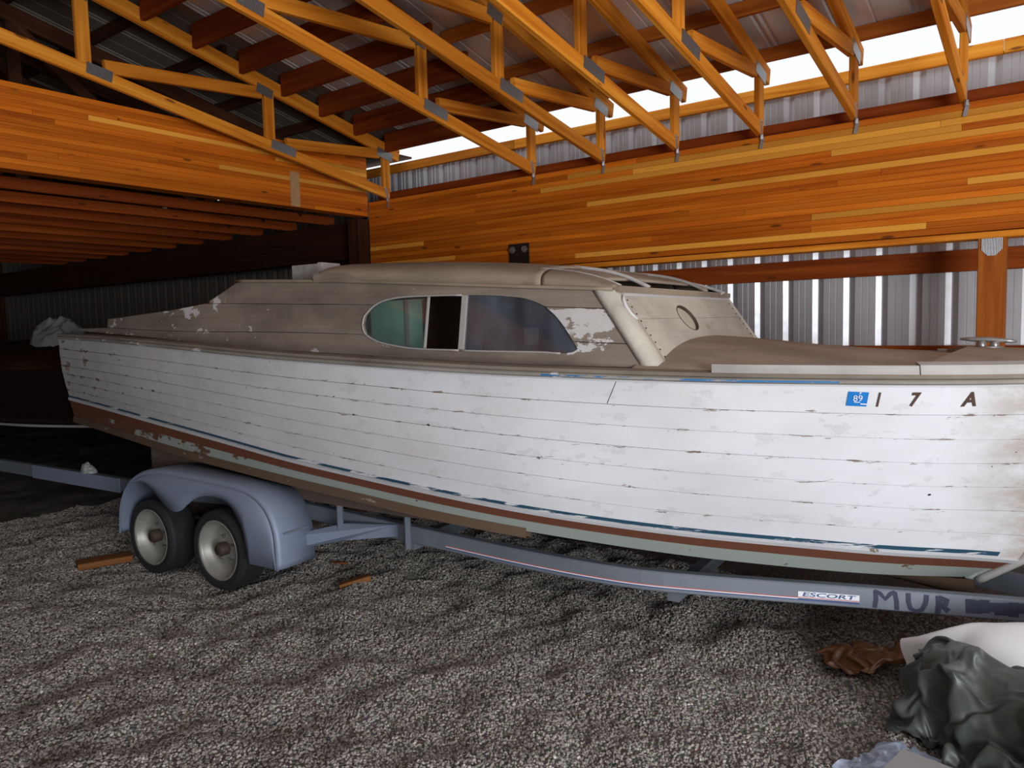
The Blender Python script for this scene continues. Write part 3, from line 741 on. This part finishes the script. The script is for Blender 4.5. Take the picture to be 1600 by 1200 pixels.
# front corner pillars
for sd in (-1, 1):
    m = MB(); uv = []
    for z in frange(1.385, 1.748, 10):
        so_ = s_front(z)-.03; si = 4.812+(1.73-z)*.69; oo = side_o(min(so_, 4.99), z)+.006
        sec = [(so_, oo-.02), (so_, oo), (so_+.035, oo+.003), (so_+.075, oo-.010), (si-.004, oo-.055), (si+.006, .845), (si-.02, .835), (si-.05, .86)]
        m.V += [(s, sd*o, z) for s, o in sec]; uv += [(z*.8, o+s) for s, o in sec]
    k = 8; m.F = [(i*k+j, i*k+(j+1) % k, (i+1)*k+(j+1) % k, (i+1)*k+j) for i in range(10) for j in range(k)]
    mesh('corner_pillar', m.V, m.F, M['shield'], boat, True, uv)
tt = MB(); tt.tube([(4.83, -.845, 1.735), (4.835, -.86, 1.70), (4.85, -.868, 1.67), (4.875, -.862, 1.635), (4.90, -.85, 1.61)], [.004, .008, .009, .007, .004], 6); tt.build('torn_trim_strip', M['whitesheet'], boat, True)
# ---- roofs
zr = lin([(2.0, 1.925), (2.13, 1.918), (2.78, 1.885), (3.03, 1.872), (4.25, 1.783), (4.69, 1.752), (4.95, 1.735)])
h_r = herm([(2.85, .015), (2.865, .06), (2.90, .095), (2.96, .113), (3.05, .118), (3.7, .135), (4.2, .128), (4.4, .118), (4.6, .092), (4.72, .056), (4.80, .018)])
RW = .905
def roof_pt(s, q, d=0.):
    """q -1..1 across"""
    a = q*math.pi/2; e = .55
    o = math.copysign(abs(math.sin(a))**e, a)*RW; zz = abs(math.cos(a))**e
    return (s, o, zr(s)+.012+h_r(s)*zz+d)
def roof_part(name, s0, s1, q0, q1, ns, nq, mat, d=0., skirt=.012):
    m = MB(); uv = []
    for s in frange(s0, s1, ns):
        for q in frange(q0, q1, nq): p = roof_pt(s, q, d); m.V.append(p); uv.append((p[0], p[1]*.6+p[2]))
    k = nq+1; m.F = [(i*k+j, (i+1)*k+j, (i+1)*k+j+1, i*k+j+1) for i in range(ns) for j in range(nq)]
    o = mesh(name, m.V, m.F, mat, boat, True, uv)
    so = o.modifiers.new('thickness', 'SOLIDIFY'); so.thickness = skirt; so.offset = -1; return o
roof_part('main_roof', 2.85, 4.42, -1, 1, 40, 44, M['roof'])
roof_part('roof_corner', 4.424, 4.80, -1, -.60, 16, 16, M['roof']); roof_part('roof_corner', 4.424, 4.80, .60, 1, 16, 16, M['roof'])
qr = [-.60, -.185, .185, .60]
for a, b in zip(qr[:-1], qr[1:]): roof_part('roof_infill', 4.424, 4.69, a+.01, b-.01, 10, 10, M['deck'], -.012)
for q in qr: roof_part('roof_rib', 4.36, 4.80, q-.010, q+.010, 14, 2, M['toe'], .004, .018)
m = MB(); m.box((4.80, 0, 1.752), (.035, 1.72, .03)); m.V = [tuple(v) for v in m.V]; mesh('windshield_header', m.V, m.F, M['roof'], boat, False, [(v[1], v[2]) for v in m.V])
roof_edge = MB()
for sd in (-1, 1):
    roof_edge.tube([(s, sd*(side_o(s, zr(s))+.008), zr(s)+.006) for s in frange(2.12, 4.80, 30)], .010, 6)
mesh('drip_rail', roof_edge.V, roof_edge.F, M['roof'], boat, True, [(v[0], v[2]) for v in roof_edge.V])
m = MB(); uv = []
for s in frange(2.12, 2.88, 12):
    for q in frange(-1, 1, 16): m.V.append((s, q*.885, zr(s)+.012+.012*(1-q*q))); uv.append((s, q*.8))
m.F = [(i*17+j, (i+1)*17+j, (i+1)*17+j+1, i*17+j+1) for i in range(12) for j in range(16)]
o = mesh('aft_roof', m.V, m.F, M['roof'], boat, True, uv); q = o.modifiers.new('thickness', 'SOLIDIFY'); q.thickness = .018; q.offset = -1
# scalloped side vent board under the aft end of the main roof
m = MB(); top = [(2.865, 1.925), (2.95, 1.93), (3.05, 1.925), (3.13, 1.92), (3.17, 1.905), (3.22, 1.88), (3.28, 1.868), (2.865, 1.878)]
m.prism([(s, -(RW+.004), z) for s, z in top], (0, .012, 0)); mesh('roof_side_board', m.V, m.F, M['cabin'], boat, False, [(v[0], v[2]) for v in m.V])
# box left on the after roof
bx = thing('paint_box', 'small grey paint-streaked box lying on the after cabin roof', 'box', tuple(Matrix.Translation(B0) @ Matrix.Rotation(BY, 4, 'Z') @ Vector((2.50, -.55, 1.924))), BY)
m = MB(); m.box((0, 0, .048), (.26, .16, .096)); m.build('body', M['boxcard'], bx); MB().box((.128, 0, .05), (.03, .166, .104)).build('end_lid', M['paleboat'], bx)

# ---- lettering mapped on the hull
def text_mesh(txt, size, shear=0., bold=.0):
    c = bpy.data.curves.new('lettering', 'FONT'); c.body = txt; c.size = size; c.shear = shear; c.offset = bold; c.resolution_u = 3
    c.align_x = 'CENTER'; c.align_y = 'CENTER'
    o = bpy.data.objects.new('lettering', c); COL.objects.link(o); dg = bpy.context.evaluated_depsgraph_get(); me = bpy.data.meshes.new_from_object(o.evaluated_get(dg))
    V = [tuple(v.co) for v in me.vertices]; F = [tuple(p.vertices) for p in me.polygons]; bpy.data.objects.remove(o); return V, F
def on_hull(s, z, d):
    u = s/6.75; v = (z_s(s)-z)/(z_s(s)-z_w(s)); e = LS+(LW-LS)*v; u = s/e
    return hull_pt(u, v)+hull_n(u, v)*d
def hull_text(name, txt, s, z, h, wide, mat, shear=.3, bold=.002, d=.003, parent=boat, tilt=0.):
    V, F = text_mesh(txt, 1., shear, bold/h); ys = [v[1] for v in V]; xs = [v[0] for v in V]; k = h/(max(ys)-min(ys)); cx, cy = (max(xs)+min(xs))/2, (max(ys)+min(ys))/2
    return mesh(name, [on_hull(s+(x-cx)*k*wide, z+(y-cy)*k, d) for x, y, _ in V], F, mat, parent)
hull_text('letter', 'I', 5.888, 1.262, .062, .62, M['letter'], .35, .0012); hull_text('letter', '7', 6.015, 1.261, .062, .72, M['letter'], .35); hull_text('letter', 'A', 6.192, 1.258, .064, .80, M['letter'], .3)
m = MB(); G = []
for i in frange(0, 1, 4): G.append([on_hull(5.772+.072*i+.012*j, 1.236+.062*j-.004*i, .003) for j in frange(0, 1, 4)])
st_ = m.grid(G).build('registration_sticker', M['sticker'], boat)
hull_text('sticker_digits', '89', 5.815, 1.270, .026, .95, M['stickwhite'], .1, 0, .007, st_); hull_text('sticker_print', '7', 5.825, 1.291, .010, 1.2, M['stickwhite'], .3, .0005, .007, st_)
m = MB(); m.add([on_hull(5.822, 1.243, .007), on_hull(5.850, 1.241, .007), on_hull(5.851, 1.246, .007), on_hull(5.823, 1.248, .007)], [(0, 1, 2, 3)]); m.add([on_hull(5.800, 1.252, .007), on_hull(5.822, 1.251, .007), on_hull(5.822, 1.254, .007), on_hull(5.800, 1.255, .007)], [(0, 1, 2, 3)]); m.build('sticker_print', M['stickwhite'], st_)

# ------------------------------------------------------------------ the trailer
tl = thing('boat_trailer', 'grey galvanised tandem axle boat trailer under the white cruiser', 'trailer', B0, BY)
def rz(s): return .518-.0413*max(0, s-2.35)
RH = .098
path = [(-.6, -.97), (.6, -.965), (1.3, -.95), (2.0, -.875), (2.5, -.85), (3.5, -.85), (4.35, -.848), (4.60, -.83), (4.87, -.785), (5.15, -.690), (5.42, -.585), (5.8, -.432), (6.38, -.215), (6.95, -.03)]
po_ = herm([(a, b) for a, b in path])
for sd in (1, -1):
    m = MB(); G = []
    for s in frange(-.56, 6.95, 76):
        o = po_(s); t = Vector((1, (po_(min(s+.03, 6.95))-po_(max(s-.03, -.6)))/.06, 0)).normalized(); n_ = Vector((t.y, -t.x, 0)); z = rz(s)
        G.append([Vector((s, o, z))+n_*a+Vector((0, 0, b)) for a, b in ((-.05, 0), (-.006, 0), (0, -.006), (0, -RH+.006), (-.006, -RH), (-.05, -RH))])
    if sd < 0: G = [[Vector((p.x, -p.y, p.z)) for p in r] for r in G]
    m.grid(G, True); m.F += [tuple(range(6)), tuple(range(len(m.V)-6, len(m.V)))]; m.build('side_rail', M['galv'], tl)
    MB().box((.12, sd*-.973, .468), (1.30, .012, .108)).build('rail_pale_strip', M['galvlight'], tl)  # thin paler box over the rear stretch of the rail
    MB().box((-1.1, sd*-.945, .468), (1.08, .045, .10)).build('rail_extension', M['galv'], tl)
def on_rail(s, f, d=.0015):
    o = po_(s); t = Vector((1, (po_(min(s+.03, 6.95))-po_(s-.03))/.06, 0)).normalized(); n_ = Vector((t.y, -t.x, 0))
    return Vector((s, o, rz(s)-RH*(1-f)))+n_*d
def rail_stripe(name, s0, s1, f0, f1, mat, n=40, d=.0015):
    m = MB(); m.grid([[on_rail(s, f0, d), on_rail(s, f1, d)] for s in frange(s0, s1, n)]); return m.build(name, mat, tl)
rail_stripe('red_pinstripe', 3.75, 5.54, .30, .34, M['decalred']); rail_stripe('white_pinstripe', 3.75, 5.54, .25, .295, M['stickwhite']); rail_stripe('blue_pinstripe', 3.75, 5.54, .19, .245, M['decalblue'])
dc = rail_stripe('maker_decal', 5.54, 5.785, .30, .62, M['stickwhite'], 8, .002)
def rail_text(name, txt, s, f, h, length, mat, d, parent, shear=0., bold=.0):
    V, F = text_mesh(txt, 1., shear, bold); xs = [v[0] for v in V]; ys = [v[1] for v in V]; cx, cy = (max(xs)+min(xs))/2, (max(ys)+min(ys))/2
    return mesh(name, [on_rail(s+(x-cx)/(max(xs)-min(xs))*length, f+(y-cy)/(max(ys)-min(ys))*h, d) for x, y, _ in V], F, mat, parent)
rail_text('decal_lettering', 'ESCORT', 5.665, .49, .20, .215, M['decalblue'], .003, dc, .15, .02)
rail_stripe('decal_red_line', 5.54, 5.785, .325, .36, M['decalred'], 8, .003).parent = dc
rail_stripe('decal_blue_line', 5.54, 5.785, .19, .28, M['decalblue'], 8, .003).parent = dc
def brush(name, strokes, w=.010):
    m = MB()
    for S in strokes:
        L_, R_ = [], []
        for i, (s, f) in enumerate(S):
            a = S[max(i-1, 0)]; b = S[min(i+1, len(S)-1)]; dx, dz = b[0]-a[0], (b[1]-a[1])*RH; q = math.hypot(dx, dz) or 1
            L_.append(on_rail(s-dz/q*w, f+dx/q*w/RH, .002)); R_.append(on_rail(s+dz/q*w, f-dx/q*w/RH, .002))
        m.grid([[a, b] for a, b in zip(L_, R_)])
    return m.build(name, M['marker'], tl)
brush('painted_letter', [[(5.845, .10), (5.850, .5), (5.848, .90)], [(5.842, .90), (5.866, .80), (5.886, .55), (5.906, .82), (5.925, .92)], [(5.922, .92), (5.930, .5), (5.932, .08)]], .009)
brush('painted_letter', [[(5.975, .92), (5.976, .5), (5.985, .2), (6.005, .10), (6.028, .18), (6.042, .5), (6.045, .90)]], .0095)
brush('painted_letter', [[(6.090, .90), (6.092, .5), (6.088, .06)], [(6.09, .84), (6.125, .70), (6.12, .56), (6.10, .50)], [(6.105, .45), (6.13, .22)]], .011)
rs_ = random.Random(4)
brush('paint_smear', [[(6.21+.4*k/15, .90-.12*rs_.random()), (6.212+.4*k/15, .20+.22*rs_.random())] for k in range(16)], .018)
# cross members, axles, tongue
for s in (.9, 3.45, 5.0): MB().box((s, 0, rz(s)-.12), (.06, 2*abs(po_(s))-.1, .07)).build('cross_member', M['galv'], tl)
MB().box((7.35, 0, rz(6.9)-.06), (1.1, .08, .09)).build('tongue', M['galv'], tl)
MB().tube([(8.3, 0, .24), (8.3, 0, -.03)], .03, 10).build('jack_stand', M['galv'], tl)
WC = ((1.50, .228), (2.215, .238))
for s, z in WC: MB().box((s, 0, z), (.06, 2.0, .06)).build('axle', M['rust'], tl)
for sd in (-1, 1):
    MB().box((1.83, sd*.885, .37), (1.2, .06, .10)).build('spring_hanger', M['rust'], tl)
# keel supports under the hull
for s in (1.2, 4.6): MB().box((s, 0, (z_c(s)-.15+rz(s)-.09)/2), (.10, .25, max(.04, z_c(s)-.15*(1-s/LC*.4)-rz(s)+.10))).build('keel_roller_block', M['rubber'], tl)
# bunks beneath the chines
for sd in (-1, 1):
    tp = [(1.2, .83), (1.5, .805), (2.38, .742), (3.15, .68), (3.77, .625), (3.95, .60)]; bt = [(3.95, .575), (3.6, .560), (3.15, .565), (2.5, .578), (1.5, .61), (1.2, .64)]
    m = MB(); m.prism([(s, sd*.97 if sd < 0 else .93, z) for s, z in tp+bt], (0, .045, 0)); m.build('bunk_board', M['bunk'], tl)
    for s in (2.52, 3.02, 3.54):
        m = MB(); m.box((s, sd*.925, (.585+rz(s)-.09)/2), (.05, .006, .585-rz(s)+.10)); m.box((s+.022, sd*.945, (.585+rz(s)-.09)/2), (.006, .045, .585-rz(s)+.10)); m.build('bunk_bracket', M['galv'], tl)
# fenders: tread, skirt with two scallops
prof = [(1.222, .24), (1.228, .36), (1.262, .48), (1.345, .592), (1.46, .664), (1.59, .706), (1.74, .722), (1.95, .720), (2.20, .710), (2.42, .700), (2.58, .682), (2.70, .640), (2.79, .565), (2.84, .46), (2.856, .35), (2.858, .23)]
def bez(P, k=4):
    fs, fz = herm([(i, p[0]) for i, p in enumerate(P)]), herm([(i, p[1]) for i, p in enumerate(P)])
    return [(fs(i/k), fz(i/k)) for i in range((len(P)-1)*k+1)]
sk = [(1.224, .24), (1.236, .30), (1.265, .42), (1.33, .54), (1.42, .605), (1.53, .622), (1.63, .592), (1.72, .535), (1.80, .485), (1.88, .462), (1.96, .478), (2.04, .53), (2.12, .573), (2.21, .597), (2.32, .602), (2.42, .578), (2.50, .51), (2.555, .42), (2.575, .33), (2.585, .27), (2.60, .232)]
for sd in (-1, 1):
    fe = MB(); T = bez(prof); oo, oi_ = 1.26, .985
    sec = [(oi_, 0), (oo-.03, 0), (oo-.008, -.008), (oo, -.03)]
    G = []
    for i, (s, z) in enumerate(T):
        a = T[max(i-1, 0)]; b = T[min(i+1, len(T)-1)]; n_ = Vector((-(b[1]-a[1]), 0, b[0]-a[0])).normalized()
        G.append([Vector((s, sd*o, z))+n_*d for o, d in sec])
    fe.grid(G)
    # skirt between the rolled edge and the scalloped lower edge
    top = [r[-1] for r in G]; tx = [p.x for p in top]; tz = [p.z for p in top]
    S = bez(sk, 3); sx = [p[0] for p in S]; sz_ = [p[1] for p in S]
    ss = frange(1.223, 1.40, 16)+frange(1.41, 2.55, 70)+frange(2.555, 2.60, 12)+frange(2.602, 2.857, 20)
    fe.grid([[Vector((s, sd*oo, a)), Vector((s, sd*(oo+.004), a*.5+b*.5)), Vector((s, sd*oo, b))] for s in ss for a, b in [(float(np.interp(s, tx, tz)), min(float(np.interp(s, sx, sz_)) if s <= 2.60 else .232, float(np.interp(s, tx, tz))-.001))]])
    o = fe.build('fender', M['galvlight'], tl, True); q = o.modifiers.new('thickness', 'SOLIDIFY'); q.thickness = .004
    MB().box((2.848, sd*1.12, .43), (.006, .18, .012), Matrix.Rotation(.12, 3, 'Y')).build('fender_crease', M['galv'], o)
    for s, z in WC:
        wh = thing('wheel', None, None); wh.parent = tl
        ys = sd
        P = [(.185, -.085), (.205, -.100), (.235, -.103), (.256, -.092), (.265, -.075), (.265, -.03), (.258, -.026), (.265, -.022), (.265, .022), (.258, .026), (.265, .03), (.265, .075), (.256, .092), (.235, .103), (.205, .100), (.185, .085)]
        P = [(r*.962, h) for r, h in P]
        MB().lathe([(r, h) for r, h in P], (s, sd*1.10, z), 48).build('tyre', M['rubber'], wh, False)
        P = [(.186, -.088), (.193, -.096), (.183, -.098), (.172, -.080), (.165, -.030), (.140, -.012), (.105, -.020), (.07, -.032), (.055, -.03), (.0, -.03)]
        MB().lathe([(r, h*-sd) for r, h in P], (s, sd*1.10, z), 40).build('rim', M['rim'], wh, True)
        hb = MB(); hb.lathe([(.042, 0), (.042, .05), (.034, .062), (.0, .064)] if sd > 0 else [(.042, 0), (.042, -.05), (.034, -.062), (0, -.064)], (s, sd*1.13, z), 20)
        hb.build('hub_cap', M['rust'], wh, True)
        lg = MB()
        for k in range(5):
            a = k*2*math.pi/5+.4; lg.lathe([(.010, 0), (.010, .022*sd), (0, .022*sd)], (s+.078*math.cos(a), sd*1.125, z+.078*math.sin(a)), 6)
        lg.build('lug_nuts', M['bolt'], wh)
# fender step and bracket ahead of the fender
m = MB(); m.prism([(2.62, -1.12, .255), (2.62, -1.12, .352), (2.68, -1.10, .358), (3.05, -.93, .450), (3.40, -.86, .470), (3.40, -.86, .40), (3.05, -.93, .348)], (.0, .04, 0)); m.build('fender_bracket', M['galvlight'], tl)
MB().box((2.70, -.98, .46), (.07, .14, .085)).build('spring_box', M['galvlight'], tl)

# ------------------------------------------------------------------ the second boat, in the dark behind the stern
s2 = thing('dark_runabout', 'dark varnished runabout half hidden behind the stern of the white cruiser', 'boat', (-12.6, 4.1, 0), math.radians(2))
m = MB(); G = []
for x in frange(0, 4.6, 24):
    f = x/4.6; b = .95*(1-max(0, f-.55)**2*3.5); G.append([(x, -b, 1.24+.05*f), (x, -b*.97, .95), (x, -b*.90, .62), (x, -b*.55, .52), (x, 0, .45), (x, b*.55, .52), (x, b*.9, .62), (x, b*.97, .95), (x, b, 1.24+.05*f)])
m.grid(G); m.build('hull', M['darkhull'], s2, True)
MB().tube([(p[0][0], p[0][1]-.01, p[0][2]) for p in G], .018, 6).build('gunwale', M['scrap'], s2, True)
MB().tube([(p[2][0], p[2][1]-.01, p[2][2]) for p in G], .016, 6).build('spray_rail', M['paleboat'], s2, True)
def crumple(name, cx, cy, rx, ry, base, hgt, mat, parent=None, seed=0., fold=.10, n=56, sc=4., power=.55, floor=None):
    V = []; F = []
    for i in range(n+1):
        r = i/n
        for k in range(n*2):
            a = math.pi*k/n; rr = r*(1+.14*noise.noise((math.cos(a)*1.4+seed, math.sin(a)*1.4, seed)))
            x, y = cx+rx*rr*math.cos(a), cy+ry*rr*math.sin(a); h = max(0, 1-r**2)**power*hgt
            q = Vector((x*sc+seed, y*sc, seed*2)); w = noise.noise(q*.7)*.9; w2 = noise.noise(q*.7+Vector((9, 4, 1)))*.9
            d1 = noise.voronoi(Vector((q.x+w, (q.y+w2)*.62, seed)))[0]; d2 = noise.voronoi(Vector(((q.x-w2)*1.9, (q.y+w)*1.3, seed+5)))[0]
            c1 = min(1., (d1[1]-d1[0])*2.2); c2 = min(1., (d2[1]-d2[0])*2.4)
            h += fold*(.75*(1-c1)**1.4+.40*(1-c2)**1.3-.35)*min(1, (1-r)*6+.05)*min(1, hgt/.1)
            V.append((x, y, base+max(h, .004)))
    m2 = n*2
    for i in range(n):
        for k in range(m2): F.append((i*m2+k, i*m2+(k+1) % m2, (i+1)*m2+(k+1) % m2, (i+1)*m2+k))
    return mesh(name, V, F, mat, parent, True)
crumple('canvas_cover', 2.6, 0.0, 2.1, .95, 1.24, .30, M['darkwood'], s2, 3.3, .06, 36, 2.2)
crumple('white_bundle', 3.05, -.25, .42, .30, 1.40, .36, M['greytarp'], s2, 6.3, .10, 30, 5)
t2 = thing('bunk_trailer', 'pale steel trailer rail under the dark runabout', 'trailer', (-12.6, 4.1, 0), math.radians(2))
for dy in (-.72, .72): MB().box((2.2, dy, .40), (4.4, .06, .09)).build('side_rail', M['blacksteel'], t2)
for dx in (.3, 2.2, 4.2): MB().box((dx, 0, .375), (.08, 1.5, .07)).build('cross_member', M['blacksteel'], t2)
for dy in (-1.0, 1.0):
    MB().lathe([(.0, -.03), (.18, -.08), (.28, -.09), (.30, -.06), (.30, .06), (.28, .09), (.18, .08), (.0, .03)], (1.2, dy, .30), 28).build('wheel', M['rubber'], t2, True)
rg = crumple('white_rag', -6.22, 2.72, .10, .05, .512, .07, M['greytarp'], None, 4.4, .04, 24, 14, .7); tag(rg, 'white rag lying on the trailer rail below the stern', 'rag')

# ------------------------------------------------------------------ things on the ground
def settled_cloth(name, n, size, squeeze, lift, height, lumps, frames, seed, stiff, loc, rot, sc, mat):
    """a sheet squeezed together and dropped by the cloth solver in a scratch scene, so its folds settle by themselves"""
    import bmesh
    S2 = bpy.data.scenes.new('scratch'); junk = []
    def solid_body(b):
        me = bpy.data.meshes.new('scratch_body'); b.to_mesh(me); b.free(); o = bpy.data.objects.new('scratch_body', me); S2.collection.objects.link(o); junk.append(o)
        o.modifiers.new('hit', 'COLLISION'); o.collision.thickness_outer = .008; o.collision.cloth_friction = 30
    b = bmesh.new(); bmesh.ops.create_grid(b, x_segments=1, y_segments=1, size=10); solid_body(b)
    for x, y, z, r in lumps:
        b = bmesh.new(); bmesh.ops.create_uvsphere(b, u_segments=20, v_segments=12, radius=r); bmesh.ops.translate(b, verts=b.verts, vec=(x, y, z)); solid_body(b)
    V = [(size*(i/(n-1)-.5), size*(j/(n-1)-.5), 0) for j in range(n) for i in range(n)]
    F = [(r*n+k, r*n+k+1, r*n+n+k+1, r*n+n+k) for r in range(n-1) for k in range(n-1)]
    me = bpy.data.meshes.new('scratch_cloth'); me.from_pydata(V, [], F); o = bpy.data.objects.new('scratch_cloth', me); S2.collection.objects.link(o); junk.append(o)
    rest = o.shape_key_add(name='rest'); k = o.shape_key_add(name='squeezed'); k.value = 1
    for q, v in enumerate(V):
        p = Vector((v[0]*2.2+seed, v[1]*2.2, seed)); p2 = p*2.7
        k.data[q].co = Vector((v[0]*squeeze+.05*noise.noise(p2), v[1]*squeeze+.05*noise.noise(p2+Vector((7, 3, 1))), height+lift*noise.noise(p)+lift*.5*noise.noise(p2)))
    m = o.modifiers.new('cloth', 'CLOTH'); c = m.settings; c.quality = 5; c.mass = .25; c.tension_stiffness = 20; c.compression_stiffness = 20; c.shear_stiffness = 8
    c.bending_stiffness = stiff; c.air_damping = 2; c.rest_shape_key = rest
    h = m.collision_settings; h.use_self_collision = True; h.self_distance_min = .006; h.distance_min = .008; h.collision_quality = 3
    S2.frame_end = frames; m.point_cache.frame_end = frames
    for f in range(1, frames+1): S2.frame_set(f)
    dg = S2.view_layers[0].depsgraph; A = np.array([v.co[:] for v in o.evaluated_get(dg).data.vertices])
    for q in junk: bpy.data.objects.remove(q)
    bpy.data.scenes.remove(S2)
    A = (A-np.array([(A[:, 0].max()+A[:, 0].min())/2, (A[:, 1].max()+A[:, 1].min())/2, A[:, 2].min()]))*np.array(sc)
    ca, sa = math.cos(rot), math.sin(rot)
    r = mesh(name, [(loc[0]+a[0]*ca-a[1]*sa, loc[1]+a[0]*sa+a[1]*ca, loc[2]+a[2]) for a in A], F, mat, None, True)
    r.modifiers.new('smooth', 'SUBSURF').render_levels = 1; return r
wt = settled_cloth('white_sheet', 40, 2.0, .88, .05, .55, [(-.45, 0, .02, .30), (0, .0, .05, .36), (.45, 0, .05, .38)], 26, 1.7, 4., (.40, 3.56, .0), .14, (1.08, .34, 1.22), M['whitesheet']); tag(wt, 'white plastic sheet draped behind the dark green tarp, below the trailer rail', 'sheet')  # right end extended out of view to shade the ground under the trailer
tp_ = settled_cloth('green_tarp', 76, 2.1, .53, .16, .62, [(.05, .05, .06, .22), (-.25, -.05, .0, .17), (.3, .12, .08, .2)], 32, 3.3, .8, (.0, 3.16, .0), 2.5, (1.0, .78, 1.20), M['tarp']); tag(tp_, 'crumpled dark green tarp heaped on the gravel below the bow', 'tarp')
bg = settled_cloth('plastic_bag', 32, .62, .66, .07, .26, [(.02, .0, -.02, .10), (-.09, .02, -.03, .08)], 24, 8.1, 1.5, (-.70, 3.62, .0), .3, (1.4, 1.4, .85), M['bag']); tag(bg, 'crumpled brown plastic bag on the gravel beside the green tarp', 'bag')
sv = settled_cloth('silver_sheet', 32, .62, .72, .06, .24, [(.03, .0, -.03, .08), (-.12, .03, -.04, .07)], 24, 5.1, 2., (-.43, 2.81, .0), -.6, (.95, .95, 1.1), M['silver']); tag(sv, 'crumpled silver blue plastic in front of the green tarp', 'sheet')
cd = thing('grey_panel', 'flat grey board edge in front of the green tarp', 'board', (-.30, 2.70, .07)); MB().box((0, 0, 0), (.34, .22, .02), Matrix.Rotation(-.2, 3, 'Z')).build('panel', M['card'], cd)
def scrap(name, lab, x, y, L_, w, h, a, tilt=0.):
    t = thing(name, lab, 'wood scrap', (x, y, ground_z(x, y)+h*.5+.006), a); o = board('offcut', (-L_/2, 0, -tilt), (L_/2, 0, tilt), w, h, M['scrap'], t)
scrap('wood_offcut', 'tan curved wood offcut on the gravel in front of the trailer wheels', -3.55, 3.08, .19, .06, .035, .9, .02)
scrap('wood_offcut', 'thin orange wood sliver on the gravel beside the front tyre', -3.95, 3.30, .12, .02, .012, .35)
scrap('wood_plank', 'short sawn plank lying behind the rear trailer tyre', -5.45, 2.45, .34, .14, .045, 1.25)
